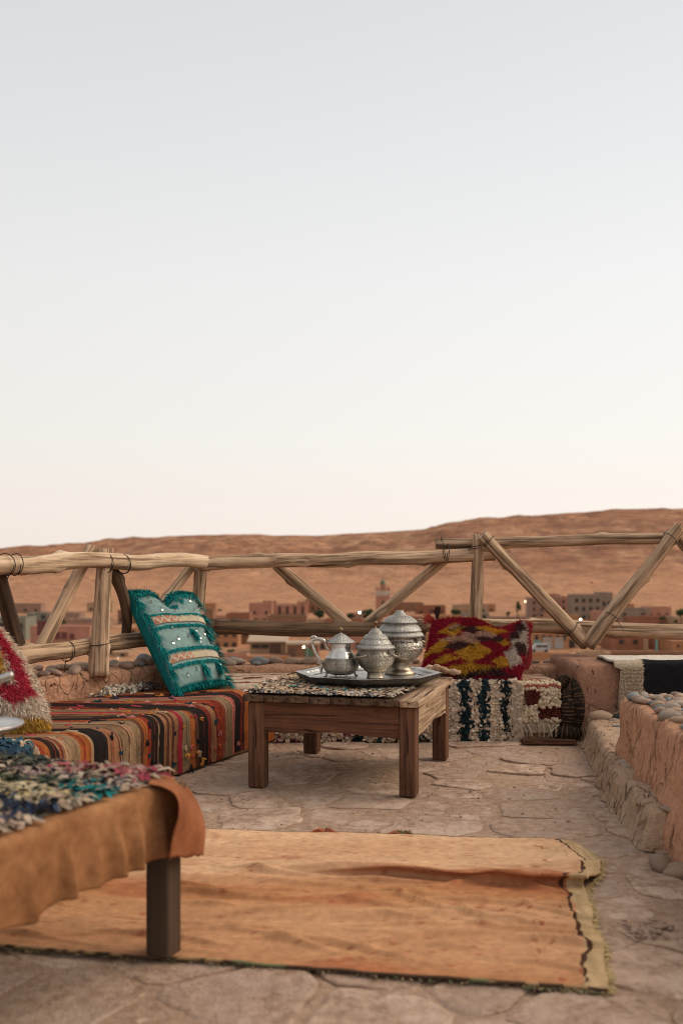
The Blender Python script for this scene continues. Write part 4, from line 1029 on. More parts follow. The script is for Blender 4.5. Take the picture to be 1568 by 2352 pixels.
tureen('lidded_pot', 'tall lidded silver pot on a flared foot at the right of the tray', sc2, 2460., 838,
       [(3, 112), (42, 112), (46, 126), (58, 140), (76, 160), (80, 166), (112, 172), (145, 192), (178, 216), (202, 238), (205, 250), (188, 256), (182, 272), (206, 280), (228, 306), (246, 332), (252, 346), (240, 352), (244, 360), (262, 372), (274, 386), (276, 402), (268, 412), (236, 416)],
       [(232, 416), (230, 440), (238, 456), (256, 474), (266, 500), (268, 545), (258, 582), (236, 612), (216, 632)],
       [(216, 632), (214, 640), (180, 662), (152, 684), (136, 694), (128, 704), (122, 730), (120, 762), (130, 780), (150, 796), (170, 812), (176, 828), (176, 838), (5, 838)],
       None, ((-.62, -.78), (.9, .4)), (.130, .152), .100, .116)

# ------------------------------------------------------------------ orange floor rug with a fold
RR = np.array([(.574, 2.183), (.628, 2.389), (.655, 2.60), (.690, 2.80), (.705, 2.875), (.775, 3.0), (.815, 3.14), (.800, 3.26), (.765, 3.375)])
RRv = np.array([0, .17, .35, .52, .58, .69, .80, .90, 1.0])
nu, nv = 260, 260
U, V_ = np.meshgrid(np.concatenate([np.linspace(0, .93, 170, endpoint=False), np.linspace(.93, 1, 90)]), np.linspace(0, 1, nv))
Lf = np.stack([np.interp(V_, [0, 1], [RUG_F[0][k], RUG_B[0][k]]) for k in (0, 1)], -1)
Rt = np.stack([np.interp(V_, RRv, RR[:, k]) for k in (0, 1)], -1)
def edge(E, u): s_ = np.r_[0, np.cumsum(np.linalg.norm(np.diff(E, axis=0), axis=1))]; s_ /= s_[-1]; return np.stack([np.interp(u, s_, E[:, k]) for k in (0, 1)], -1)
lin = lambda a, b, t: a*(1-t)[..., None] + b*t[..., None]
Fe, Be = edge(RUG_F, U), edge(RUG_B, U)
bil = lin(lin(RUG_F[0], RUG_F[-1], U), lin(RUG_B[0], RUG_B[-1], U), V_)
XY = lin(Fe, Be, V_) + lin(Lf, Rt, U) - bil
XY[..., 1] += (.020*fbm(XY[..., 0]*3.2, 1.0, 2.2, 3) + .006*fbm(XY[..., 0]*16, 1.0, 5.2, 2))*(1-sst(0, .25, V_)) + .014*fbm(XY[..., 0]*3.0, 4.0, 2.2, 3)*sst(.8, 1, V_)
XY[..., 0] += (.012*fbm(XY[..., 1]*9, 2.0, 3.2, 3))*sst(.93, 1, U)
x, y = XY[..., 0], XY[..., 1]
w_e = np.minimum(1, np.minimum(V_, 1-V_)/.04)
z = .014 + .0085*fbm(x*2.6+.6*fbm(x*3, y*3, 1, 2), y*17, 3.3, 4, .55)*w_e*sst(-.3, .3, fbm(x*1.2, y*2, 6.6, 2)) + .0025*fbm(x*4, y*30, 3.3, 2)*w_e + .020*np.maximum(0, fbm(x*1.1+3, y*6.5, .7, 3)) * sst(0, .1, V_) + .014*np.maximum(0, fbm(x*1.6, y*11, 4.7, 2))*w_e + .0008*fbm(x*9, y*60, 1, 2)
for k in range(120):
    rx_, ry_ = -1.2 + 1.85*rng.random(), 2.28 + 1.05*rng.random(); rl, rw, rh = .05 + .18*rng.random(), .006 + .009*rng.random(), .005 + .010*rng.random()
    if ry_ > 3.02: rh *= .35
    sl, cv = .10 + .22*rng.normal(), .5*rng.normal()
    q_ = y - ry_ + sl*(x-rx_) + cv*(x-rx_)**2; wq = np.where(q_ < 0, rw*.6, rw*1.5)
    z = z + rh*np.exp(-((x-rx_)/rl)**2 - (q_/wq)**2)*w_e
for (rx_, ry_, rl, rw, rh) in ((-.35, 2.95, .5, .035, .010), (.1, 2.62, .55, .045, .012), (-.15, 2.76, .4, .03, .009), (.35, 2.50, .35, .03, .007), (-.55, 2.55, .4, .04, .012), (-.9, 2.75, .4, .05, .018)):
    z = z + rh*np.exp(-((x-rx_)/rl)**2 - ((y - ry_ + .12*(x-rx_))/rw)**2)
cy_ = np.interp(x, [-.35, -.06, .15, .32, .50, .69, .8], [3.005, 2.985, 2.955, 2.895, 2.862, 2.862, 2.86])    # the fold's crest line
A = sst(-.22, .20, x)
d = y - cy_
dy = np.interp(d, [-.05, -.022, -.008, 0, .010, .022, .05, .10], [0, .014, .026, .018, -.010, -.026, -.012, 0])
dz = np.interp(d, [-.05, -.022, -.008, 0, .010, .022, .045, .10, .17], [0, .000, .004, .018, .034, .036, .031, .012, 0])
y = y + dy*A; z = z + dz*A
rd = (1-U)*np.linalg.norm(np.diff(XY, axis=1).sum(1), axis=-1)[:, None]     # distance from the right edge
rd = rd + .004*fbm(x*0, y*40, 3, 2)
st = fbm(x*5, y*70, 1.1, 3); bd = fbm(x*.7, y*4.5, 8.8, 3); fl = fbm(x*55, y*95, 6, 2)
o1, o2, o3 = np.array([.47, .225, .100]), np.array([.34, .128, .050]), np.array([.61, .37, .21])
yn = (y - 2.25)/1.15
k1 = np.clip(.45 + 1.2*bd + .04*st, 0, 1)[..., None]; C = o2*(1-k1) + o1*k1
k2 = np.clip(.12 + sst(.45, .8, yn)*.80 + .6*fbm(x*1.0+4, y*5, 2.8, 3) + .04*st, 0, 1)[..., None]; C = C*(1-k2) + o3*k2
k3 = sst(.50, .68, fl + .12*fbm(x*3, y*5, 7, 2))[..., None]*.7; C = C*(1-k3) + np.array([.30, .07, .035])*k3
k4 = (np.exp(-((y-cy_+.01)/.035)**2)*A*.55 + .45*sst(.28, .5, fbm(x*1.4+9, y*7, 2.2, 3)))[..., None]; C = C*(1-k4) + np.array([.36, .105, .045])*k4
C = C*(1 + .15*fbm(x*20, y*24, 2, 4) + .06*fbm(x*6, y*60, 4, 2))[..., None]
k6 = sst(.22, .5, fbm(x*3.5, y*9, 12.2, 4))[..., None]*.5; C = C*(1-k6) + np.array([.33, .10, .045])*k6
bw = .046 + .006*np.sin(y*9) + .006*fbm(y*30, x*4, 9, 3)
yb = (rd < bw); C = np.where(yb[..., None], np.array([.50, .335, .175])*(.92 + .22*fbm(x*70, y*9, 2, 2))[..., None], C)
zz = .044 + .012*np.abs(((y*5.2) % 1)*2-1) + .010*fbm(y*30, x*4, 9, 3) + .008*np.sin(y*7)
zl = np.abs(rd - zz) < .0045 + .005*fbm(y*32, 3, 3, 3); C = np.where(zl[..., None], np.array([.075, .035, .02]), C)
selv = (V_ < .007) | (V_ > .993)
sp = fbm(x*40, 1.0, 1.0, 2); C = np.where(selv[..., None], np.where(((sp > .2) & (x > -.3) & (x < .35))[..., None], np.array([.17, .17, .085]), np.where((sp < .1)[..., None], np.array([.085, .05, .03]), np.array([.36, .22, .11]))), C)
orug = thing('floor_rug', 'orange flatwoven rug with a yellow zigzag border and a fold, flat on the floor', 'rug', (-.2, 2.8, 0))
fl_ = add('woven_field', np.stack([x, y, z], -1).reshape(-1, 3), grid_faces(nv, nu), VC_RUG, orug, C.reshape(-1, 3), True)
md = fl_.modifiers.new('thickness', 'SOLIDIFY'); md.thickness = .006; md.offset = -1
fr = MB()                                                 # ragged thread ends along the edges
def threads(px_, py_, dirx, diry, n, L, colr):
    P = np.stack([px_, py_, np.full(n, .008)], -1) + rng.normal(size=(n, 3))*[.004, .004, .001]
    D = nrm(np.stack([dirx + rng.normal(size=n)*.5, diry + rng.normal(size=n)*.5, np.full(n, -.05)], -1)); S = nrm(np.cross(D, [0, 0, 1.]))
    fr.add(*ribbons(P, D, S, L*(.5+rng.random(n)), .004, colr))
n = 900; t = rng.random(n); iv = (t*(nv-1)).astype(int)
threads(x[iv, -1], y[iv, -1], np.full(n, 1.), np.zeros(n), n, .016, np.array([(.50, .36, .16), (.42, .29, .12), (.58, .43, .22)])[rng.integers(0, 3, n)])
n = 500; iu = (rng.random(n)*(nu-1)).astype(int)
threads(x[0, iu], y[0, iu], np.zeros(n), np.full(n, -1.), n, .010, np.array([(.11, .07, .04), (.30, .21, .12), (.13, .16, .08)])[rng.integers(0, 3, n)])
n = 400; iu = (rng.random(n)*(nu-1)).astype(int)
threads(x[-1, iu], y[-1, iu], np.zeros(n), np.full(n, 1.), n, .008, np.array([(.12, .08, .05), (.50, .42, .33), (.20, .22, .12)])[rng.integers(0, 3, n)])
stuff(fr.build('edge_threads', VC_PILE, orug))
for (kx, ky, cols_) in ((.208, 3.432, [(.42, .13, .06), (.13, .17, .07)]), (-.055, 3.462, [(.40, .12, .06), (.34, .10, .05)])):
    tb = MB()
    for k in range(46):
        a = rng.random()*3.14; e = np.array([math.cos(a)*1.4 - .2, math.sin(a)-.6, .35+.5*rng.random()])
        tb.add(*tube_vf(spline([(kx, ky, .012), np.array([kx, ky, .014]) + e*.016, np.array([kx, ky, .008]) + e*[.034, .03, .010]], 5), .0022, 4), np.array(cols_[k % 2])*(.7+.6*rng.random()))
    tb.build('knot_tassel', VC_PILE, orug)

# ------------------------------------------------------------------ striped kilim over the left bench
BLK, TAN, OLV, ORG, RST, CRM, PNK, RED, BRN = (.020, .013, .010), (.28, .128, .064), (.225, .145, .08), (.33, .098, .027), (.26, .042, .020), (.33, .205, .118), (.42, .12, .095), (.34, .022, .040), (.098, .038, .022)
STR = [(920, ORG), (899, BLK), (863, PNK), (852, OLV), (819, RST), (789, TAN), (772, BLK), (727, BRN), (716, ORG), (698, OLV), (670, RED), (656, TAN), (642, BRN), (632, TAN), (624, BRN), (614, TAN), (604, BRN), (602, BLK), (558, RST), (540, ORG), (528, BRN), (516, OLV), (490, CRM), (476, BRN), (472, OLV), (446, BRN), (436, TAN), (428, TAN), (396, BLK), (345, ORG), (318, RST), (308, ORG), (296, OLV), (262, CRM), (254, TAN), (236, BRN), (228, TAN), (219, BLK), (186, ORG), (166, RST), (150, ORG), (140, TAN), (122, CRM), (100, OLV), (70, BLK), (40, RST), (10, TAN), (-30, ORG), (-60, BLK), (-110, CRM), (-160, ORG), (-200, BLK)]
def sY(px): return 2.63/(.43 - (px - 1250)/3646)
sb = np.array([sY(p) for p, c in STR]); sc_cols = np.array([c for p, c in STR])
HB = .288
Ys = np.linspace(2.75, 5.40, 620)
tt = np.concatenate([np.linspace(-.95, -.06, 46), np.linspace(-.055, .055, 9), np.linspace(.06, .272, 26)])   # across: top, rounded edge, drop
YY, TT = np.meshgrid(Ys, tt, indexing='ij')
E = fe(YY[..., None]); E = np.stack([-.48 + .43*(YY-5.0), YY], -1)
X = E[..., 0]; Yp = E[..., 1]; Z = np.full_like(X, HB)
top = TT < -.05
r_ = .062
a_ = np.clip((TT + .055)/.11, 0, 1)*math.pi/2
offx = np.where(top, TT + .05, 0) - r_ + r_*np.sin(a_)
zz_ = HB - r_ + r_*np.cos(a_) - np.where(TT > .05, TT - .05, 0)
sag = np.where(top, .012*fbm(X*3, Yp*4, 1, 3) - .02*sst(-.5, -.9, TT)*0, 0)
nx_ = .020*fbm(YY*6, TT*1.5, 3, 3)*sst(.0, .16, TT)
sag = sag + .030*fbm(YY*2.6, 1.0, 3.0, 3)*sst(-.35, -.02, TT) + .006*fbm(X*9, Yp*9, 2, 3)*top
KX = X + offx + nx_*.9; KY = Yp + np.where(top, (TT + .05)*(-.02), 0) - nx_*.4; KZ = zz_ + sag + .0025*np.sin(YY*2*math.pi/.011)*.4
bot = .012 + .010*np.abs(fbm(YY*8, 1.0, 2.0, 3)); KZ = np.maximum(KZ, bot)
sw = YY + .030*fbm(YY*3, TT*2.5, 5, 3)*sst(0, -.6, TT) + .006*fbm(YY*30, TT*9, 1, 3)
ix = np.searchsorted(-sb, -sw.ravel()) - 1
C = sc_cols[np.clip(ix, 0, len(sc_cols)-1)]
vr = fbm(sw.ravel()*90, TT.ravel()*1.0, 3.0, 3); tw = fbm(sw.ravel()*400, TT.ravel()*70, 3.0, 2)
C = C*(1 + .40*vr + .26*tw)[:, None]
C = C*(1 - .35*sst(.1, .5, fbm(X.ravel()*9, YY.ravel()*30, TT.ravel()*9, 3)))[:, None]
km = vr > .40; C[km] = C[km]*.45
km = (vr < -.36); C[km] = C[km]*.35 + np.array([.25, .035, .022])*.65
v3 = fbm(sw.ravel()*55, 7.7, 2.0, 2); km = v3 > .46; C[km] = np.array([.33, .20, .115])*(1 + .3*vr[km])[:, None]
kil = thing('striped_kilim', 'multicoloured striped kilim draped over the left bench', 'kilim', (-.9, 4.4, .27))
add('woven_cloth', np.stack([KX, KY, KZ], -1).reshape(-1, 3), grid_faces(len(Ys), len(tt)), VC_KILIM, kil, np.clip(C, .01, 1), True)
KN = []
kcol = [(.42, .05, .07), (.52, .20, .17), (.02, .055, .075), (.05, .03, .09), (.52, .22, .05), (.50, .36, .22), (.02, .02, .025), (.42, .10, .04)]
for cc in kcol:
    mb = MB()
    for k in range(11):
        e = nrm(rng.normal(size=3)*[.7, .6, .7] + [0, 0, -1.3]); L = .007 + .008*rng.random()
        mb.add(*tube_vf(spline([(0, 0, 0), e*L*.5 + [.004, -.004, 0], e*L + rng.normal(size=3)*.004], 5), [.0042, .004, .0034, .003, .0015], 5), np.array(cc)*(.7+.7*rng.random()))
    me = mesh_data('rag_knot', np.concatenate(mb.v), mb.f, np.concatenate(mb.c)); me.materials.append(VC_PILE); KN.append(me)
def kil_pt(Y, t):
    i = np.argmin(np.abs(Ys-Y)); j = np.argmin(np.abs(tt-t)); return KX[i, j], KY[i, j], KZ[i, j]
for px_, col_ in ((130, None), (155, None), (318, None), (420, None), (436, None), (490, None), (548, None), (560, None), (648, None), (690, None), (700, None), (720, None), (735, None), (790, None), (800, None), (880, None)):
    for q in range(4):
        t = rng.choice([-.5, -.35, -.2, -.1, 0, .06, .12, .18, .22]) + .04*rng.random(); Yk = sY(px_) + .012*rng.normal()
        if t < -.3 and rng.random() < .3: continue
        p = kil_pt(Yk, t); s_ = .55 + .55*rng.random()
        inst('rag_knot', KN[rng.integers(0, 8)], kil, (p[0]+.004, p[1]-.004, p[2]+.003), (random.uniform(-.3, .3), random.uniform(-.3, .3), random.uniform(0, 6.28)), (s_, s_, s_*(1.5 if t > 0 else .6)))

for k in range(70):
    t = -.62 + .60*rng.random(); Yk = 3.75 + 1.35*rng.random(); p = kil_pt(Yk, t)
    inst('rag_knot', KN[rng.integers(0, 8)], kil, (p[0], p[1], p[2]+.002), (random.uniform(-.2, .2), 1.57, random.uniform(-.3, .3)), (.5, .7, 1.2 + 2.2*rng.random()))

# blue and cream rag rug end hung over the bench front at the left edge
bl = thing('rag_rug_end', 'blue and cream rag rug end hanging over the kilim at the left edge', 'rug', (-1.15, 3.45, .2))
n = 900; Yr = 3.36 + .20*rng.random(n); tr = -.10 + .34*rng.random(n)
P = np.array([kil_pt(a, b) for a, b in zip(Yr, tr)]) + [.010, -.006, .006]
Nn = np.where((tr > 0)[:, None], nrm(np.array([.92, -.39, .1])), np.array([.3, -.1, .95]))
C = np.where((fbm(Yr*9, tr*9, 2, 2) > -.1)[:, None], np.array([.03, .065, .105]), np.array([.46, .34, .235])); C[(Yr > 3.47) & (rng.random(n) < .6)] = (.04, .10, .13)
rag_tufts('rag_pile', bl, P, Nn, np.tile(nrm(np.array([.39, .92, 0])), (n, 1)), C*(.6+.7*rng.random((n, 1))), .026, .014)

# ------------------------------------------------------------------ wool rug and rag rug on the back bench
wr = thing('wool_rug', 'cream wool rug with brown patches covering the back bench top and its right end', 'rug', (.2, 5.5, .29))
xs2, tt2 = np.linspace(-.86, 1.165, 150), np.concatenate([np.linspace(-.54, -.045, 40), np.linspace(-.04, .04, 7), np.linspace(.045, .26, 20)])
XX, T2 = np.meshgrid(xs2, tt2, indexing='ij')
a_ = np.clip((T2+.04)/.08, 0, 1)*math.pi/2; HB2 = .308
Yw = 5.325 - .0 + np.where(T2 < -.04, -(T2+.04), 0) + .04 - .04*np.sin(a_); Zw = HB2 - .04 + .04*np.cos(a_) - np.where(T2 > .04, T2-.04, 0)
Zw = Zw + .008*fbm(XX*5, T2*5, 2, 3)*(T2 < 0)
def wool_col(x, t):
    c = np.tile(np.array([.50, .385, .265]), (len(x), 1)); b = np.array([.070, .016, .011]); r = np.array([.24, .07, .045])
    q = np.stack([x, t], -1)
    for (x0, x1, t0, t1) in ((.955, 1.055, .035, .115), (1.055, 1.165, .125, .185), (-.74, -.62, -.28, -.20), (-.55, -.44, -.36, -.26), (-.40, -.28, -.24, -.16), (-.62, -.50, -.12, -.06), (-.30, -.12, -.13, -.07), (-.80, -.62, -.44, -.38)):
        m = (x > x0 + .012*fbm(t*40, x*9, 1, 2)) & (x < x1) & (t > t0 + .008*fbm(x*40, 2, 1, 2)) & (t < t1); c[m] = b
    m = (x > .95) & (t < .02) & (np.sin(t*70) > .1); c[m] = r
    m = (x < -.1) & (t < 0) & (np.sin(t*55 + 3*fbm(x*5, t*5, 3, 2)) > .75); c[m] = np.array([.22, .045, .03])
    return c
Cw = wool_col(XX.ravel(), T2.ravel())*(.85+.3*rng.random((XX.size, 1)))
add('woven_cloth', np.stack([XX, Yw, Zw], -1).reshape(-1, 3), grid_faces(len(xs2), len(tt2)), VC_RUG, wr, Cw, True)
mb = MB()                                                # wool loops on the hanging end
for k in range(620):
    x_, t_ = .952 + .213*rng.random(), -.10 + .305*rng.random()
    a1 = np.clip((t_+.04)/.08, 0, 1)*math.pi/2
    p = np.array([x_, 5.325 + (-(t_+.04) if t_ < -.04 else 0) + .04 - .04*math.sin(a1) - .006, HB2 - .04 + .04*math.cos(a1) - (t_-.04 if t_ > .04 else 0) + .004])
    r = .008 + .006*rng.random(); cw = wool_col(np.array([x_]), np.array([t_]))[0]
    mb.add(ICO1[0]*r*np.array([1, .9, 1.15]) + p, ICO1[1], cw*(.75+.5*rng.random()))
stuff(mb.build('wool_loops', VC_PILE, wr, True))
mb = MB()
for k in range(15):
    x_ = .962 + .014*k; z_ = HB2 - .215; sw_ = .012*rng.normal()
    q = spline([(x_, 5.316, z_), (x_+sw_, 5.308, z_-.03), (x_+sw_*1.6, 5.312, z_-.06 - .01*rng.random())], 8)
    if k % 2 == 0 or rng.random() < .4: mb.add(*tube_vf(q, .0058*(1+.25*np.sin(np.arange(8)*2.0)), 6), np.array([.44, .33, .23])*(.7+.5*rng.random()))
stuff(mb.build('fringe', VC_PILE, wr, True))

rg = thing('tufted_rag_rug', 'cream rag rug with dark teal stripes hanging down the back bench front', 'rug', (.35, 5.3, 0))
def rag_stripe(px25, zt):
    p = px25 + 9*fbm(zt*14, px25*.01, 3, 2)
    sp_ = [(1300, 1330), (1380, 1405), (1510, 1552), (1597, 1625), (1684, 1724), (1752, 1786), (1836, 1869)]
    out = np.zeros(len(px25), int)
    for k, (a, b) in enumerate(sp_): out[(p > a) & (p < b)] = 1 + (k % 3)
    return out
gx_, gz_ = np.meshgrid(np.linspace(-.40, .955, 60), np.linspace(.012, .315, 16))
add('backing', np.stack([gx_, 5.318 + .008*fbm(gx_*8, gz_*8, 1, 2), gz_], -1).reshape(-1, 3), grid_faces(16, 60), VC_RAG, rg, np.tile([.16, .115, .085], (gx_.size, 1)), True)
n = 7600
xr = -.40 + 1.345*rng.random(n); tr = rng.random(n)*.385
zr = np.where(tr < .30, .014 + tr, .314); yr = np.where(tr < .30, 5.312, 5.312 + (tr - .30))
px25 = 1250 + xr/5.30*3646; k = rag_stripe(px25, zr)
crm = np.array([(.55, .41, .29), (.60, .47, .345), (.48, .345, .235), (.52, .40, .30)])[rng.integers(0, 4, n)]
drk = np.array([(.010, .016, .017), (.011, .020, .024), (.013, .024, .029)])[np.clip(k-1, 0, 2)]
C = np.where((k > 0)[:, None], drk*(.6+.9*rng.random((n, 1))), crm*(.72+.5*rng.random((n, 1))))
m = rng.random(n) < .012; C[m] = (.50, .37, .27)
m = (xr < .06) & (k == 0) & (rng.random(n) < .25); C[m] = np.array([.16, .03, .05])
N_ = np.where((tr < .30)[:, None], np.array([0, -1., .15]), np.array([0, -.25, 1.])); N_ = nrm(N_)
rag_tufts('rag_pile', rg, np.stack([xr, yr, zr], -1), N_, np.tile([1., 0, 0], (n, 1)), C, .021, .019)
mb = MB()                                                 # loose threads at its right hem
n = 420; P = np.stack([.89 + .07*rng.random(n), np.full(n, 5.30), .02 + .28*rng.random(n)], -1)
D = nrm(np.stack([.5*rng.normal(size=n), -.3*rng.random(n), -1 + .4*rng.normal(size=n)], -1)); S = nrm(np.cross(D, [0, 1., 0]))
mb.add(*ribbons(P, D, S, .03 + .03*rng.random(n), .003, np.array([.48, .36, .26])*(.6+.6*rng.random((n, 1)))))
stuff(mb.build('loose_threads', VC_PILE, rg))
v, f = box_vf((.95, 5.22, .003), (1.235, 5.30, .022), None, (0, 0, 0), .003)
tag(add('wooden_board', v, f, TW_X), 'thin reddish wooden board lying at the foot of the back bench', 'board')

# ------------------------------------------------------------------ dark woven bag in the corner
bag = thing('woven_bag', 'dark woven bag with ochre dashes wedged between back bench and mud block', 'bag', (1.23, 5.33, .02))
def bag_lobe(name, pts, wid, th, dash):
    n, m = 70, 24; c = spline(pts, n); T = nrm(np.gradient(c, axis=0)); out = []; cols = []
    for i in range(n):
        u = i/(n-1); prof_ = max(.02, math.sin(math.pi*min(1, (u*.94+.03)))**.55)
        side = nrm(np.cross(T[i], [0, -1., 0])); nn = nrm(np.cross(side, T[i]))
        for j in range(m):
            a = 2*math.pi*j/m
            p = c[i] + side*math.cos(a)*wid*prof_ + nn*math.sin(a)*th*prof_
            out.append(p); f_ = math.cos(a)
            on = ((u*dash) % 1 < .2) and (abs(f_) < .93) and (fbm(u*dash*2, f_*9, 1.0, 2) > -.25)
            cols.append((.14, .078, .036) if on else (.022, .015, .011))
    F = grid_faces(n, m, 0, True) + [tuple(range(m))[::-1], tuple(range((n-1)*m, n*m))]
    add(name, out, F, VC_RAG, bag, np.array(cols), True)
bag_lobe('bag_body', [(1.205, 5.36, .03), (1.213, 5.35, .12), (1.213, 5.36, .215), (1.20, 5.40, .27)], .052, .055, 17)
bag_lobe('bag_flap', [(1.262, 5.335, .06), (1.268, 5.32, .16), (1.262, 5.33, .26), (1.238, 5.36, .335)], .030, .03, 20)
bag_lobe('bag_top', [(1.17, 5.40, .26), (1.20, 5.40, .31), (1.225, 5.385, .345)], .032, .035, 6)
bag_lobe('bag_foot', [(1.12, 5.35, .06), (1.20, 5.32, .045), (1.28, 5.31, .05)], .045, .04, 8)

# ------------------------------------------------------------------ black and cream rug over the right parapet
hr = thing('hanging_rug', 'cream bordered black rug hung over the right hand parapet', 'rug', (1.75, 5.3, .25))
pr = [(.175, 5.30), (.30, 5.285), (.395, 5.275), (.428, 5.285), (.440, 5.32), (.436, 5.42), (.440, 5.52), (.436, 5.62), (.418, 5.655), (.36, 5.67)]
zs, ysr = spline([(a, b, 0) for a, b in pr], 60)[:, 0], spline([(a, b, 0) for a, b in pr], 60)[:, 1]
xs3 = np.linspace(1.475, 2.35, 110)
A_, B_ = np.meshgrid(np.arange(60), xs3, indexing='ij')
Xh = B_ + np.where(zs[A_] > .40, -.03, 0) + .006*fbm(A_*.2, B_*4, 2, 2); Yh = ysr[A_] - .02*(B_-1.5) + .006*fbm(B_*9, A_*.1, 1, 2); Zh = zs[A_] + .004*fbm(B_*14, A_*.3, 6, 2)
onfront = A_ < 27
edge_ = 1.597 + .006*np.sin(A_*1.6)
C = np.where((Xh < edge_)[..., None], np.array([.47, .37, .265]), np.array([.014, .014, .016]))
C = np.where((~onfront)[..., None], np.array([.66, .58, .49]), C); C = np.where((A_ > 46)[..., None], np.array([.40, .34, .28]), C)
C = C*(.8 + .35*np.abs(fbm(Xh*160, Zh*160 + Yh*160, 1, 2)))[..., None]
add('woven_cloth', np.stack([Xh, Yh, Zh], -1).reshape(-1, 3), grid_faces(60, 110), VC_RUG, hr, C.reshape(-1, 3), True).modifiers.new('thickness', 'SOLIDIFY').thickness = .012
mb = MB()                                                 # knotted cream border
for i in range(14):
    for j in range(30):
        x_ = 1.478 + i*.0088 + (.0044 if j % 2 else 0); z_ = .195 + j*.0072
        if x_ > 1.593: continue
        yv = np.interp(z_, [.175, .30, .395, .428], [5.30, 5.285, 5.275, 5.285]) - .02*(x_-1.5) - .008
        r = .0046; mb.add(ICO1[0]*[r*1.15, r*.8, r*.85] + [x_ + .001*rng.normal(), yv - .002*rng.random(), z_], ICO1[1], np.array([.50, .39, .275])*(.75+.4*rng.random()))
stuff(mb.build('knotted_border', VC_PILE, hr, True))
mb = MB()
for k in range(60):
    x_ = 1.47 + .10*rng.random()
    q = spline([(x_, 5.26, .20), (x_ - .02*rng.random(), 5.24, .165 + .02*rng.random()), (x_ - .03 - .12*rng.random()**2, 5.22 - .02*rng.random(), .142 + .012*rng.random())], 7)
    mb.add(*tube_vf(q, .0022, 4), np.array([(.05, .045, .035), (.20, .155, .10), (.03, .06, .055)][k % 3]))
stuff(mb.build('fringe', VC_PILE, hr, True))

# off white rag rug end behind the teal pillow
re_ = thing('rag_rug_end', 'off white rag rug end at the foot of the wall beside the teal pillow', 'rug', (-1.07, 5.13, .29))
n = 520; s_ = rng.random(n); P = np.array([-1.20, 4.98, .295]) + s_[:, None]*np.array([.21, .20, .012]) + rng.normal(size=(n, 3))*[.018, .018, .010]
C = np.where((s_ < .68)[:, None], np.array([.50, .43, .33]), np.array([.10, .08, .065]))*(.55+.8*rng.random((n, 1)))
rag_tufts('rag_pile', re_, P, np.tile(nrm(np.array([.3, -.5, .8])), (n, 1)), np.tile([1., 0, 0], (n, 1)), C, .028, .011)

# ------------------------------------------------------------------ pillows
class Pillow:
    def __init__(s, BL, BR, TR, TL, th, pinch=.05, dent=None):
        s.c = [np.array(q, float) for q in (BL, BR, TR, TL)]; s.th = th; s.pinch = pinch; s.dent = dent
        s.w = nrm(s.c[1]-s.c[0] + s.c[2]-s.c[3]); s.h = nrm(s.c[3]-s.c[0] + s.c[2]-s.c[1]); s.N = nrm(np.cross(s.w, s.h))
    def S(s, u, v, side=1, off=0.0):
        u, v = np.asarray(u, float), np.asarray(v, float)
        uu = .5 + (u-.5)*(1 - s.pinch*(1-(2*v-1)**2)); vv = .5 + (v-.5)*(1 - s.pinch*(1-(2*u-1)**2))
        B = (s.c[0]*((1-uu)*(1-vv))[..., None] + s.c[1]*(uu*(1-vv))[..., None] + s.c[2]*(uu*vv)[..., None] + s.c[3]*((1-uu)*vv)[..., None])
        f = np.sqrt(np.clip((1-np.abs(2*u-1)**3.2)*(1-np.abs(2*v-1)**3.2), 0, 1))
        t = s.th*f*(1 + .10*fbm(u*3.1, v*3.1, s.th*50, 2))
        P = B + s.N*((t*side if side > 0 else -t*.8) + off)[..., None]
        if s.dent: P = P + s.dent(u, v, side)
        return P
    def nrmal(s, u, v):
        e = .01; a = s.S(np.clip(u+e, 0, 1), v) - s.S(np.clip(u-e, 0, 1), v); b = s.S(u, np.clip(v+e, 0, 1)) - s.S(u, np.clip(v-e, 0, 1))
        return nrm(np.cross(a, b))
    def mesh(s, name, mat, parent, colf, n=54):
        g_ = np.linspace(0, 1, n); U, V = np.meshgrid(g_, g_, indexing='ij')
        a, b = s.S(U, V, 1).reshape(-1, 3), s.S(U, V, -1).reshape(-1, 3)
        F = grid_faces(n, n) ; F = [q[::-1] for q in F]; F2 = grid_faces(n, n, n*n)
        C = np.vstack([colf(U.ravel(), V.ravel(), 1), colf(U.ravel(), V.ravel(), -1)])
        return add(name, np.vstack([a, b]), F + F2, mat, parent, C, True)
def shag(pl, name, parent, n, L, W, colf, droop=.7, side_n=.25):
    u, v = rng.random(n), rng.random(n); k = rng.random(n) < .12; u = np.where(k & (rng.random(n) < .5), rng.choice([.004, .996], n), u); v = np.where(k & (u > .01) & (u < .99), rng.choice([.004, .996], n), v)
    P = pl.S(u, v); N = pl.nrmal(np.clip(u, .03, .97), np.clip(v, .03, .97)); N = np.where((np.sum(N*pl.N, 1) < 0)[:, None], -N, N)
    edge_w = np.maximum(np.abs(2*u-1), np.abs(2*v-1))**8
    out = pl.w*((2*u-1)*edge_w)[:, None] + pl.h*((2*v-1)*edge_w)[:, None]
    flow = -pl.h + .5*pl.w*fbm(u*5, v*5, 3, 2)[:, None]
    D = nrm(N*.55 + flow*droop + out*.8 + rng.normal(size=(n, 3))*.28); S = nrm(np.cross(D, rng.normal(size=(n, 3))))
    C = colf(u + .008*rng.normal(size=n), v + .008*rng.normal(size=n), 1)*(.72 + .55*rng.random((n, 1)))
    V, F, CC = ribbons(P, D, S, L*(.55+.75*rng.random(n)), W, C, np.array([0, 0, -.15]) + rng.normal(size=(n, 3))*.12)
    return stuff(add(name, V, F, VC_PILE, parent, CC))
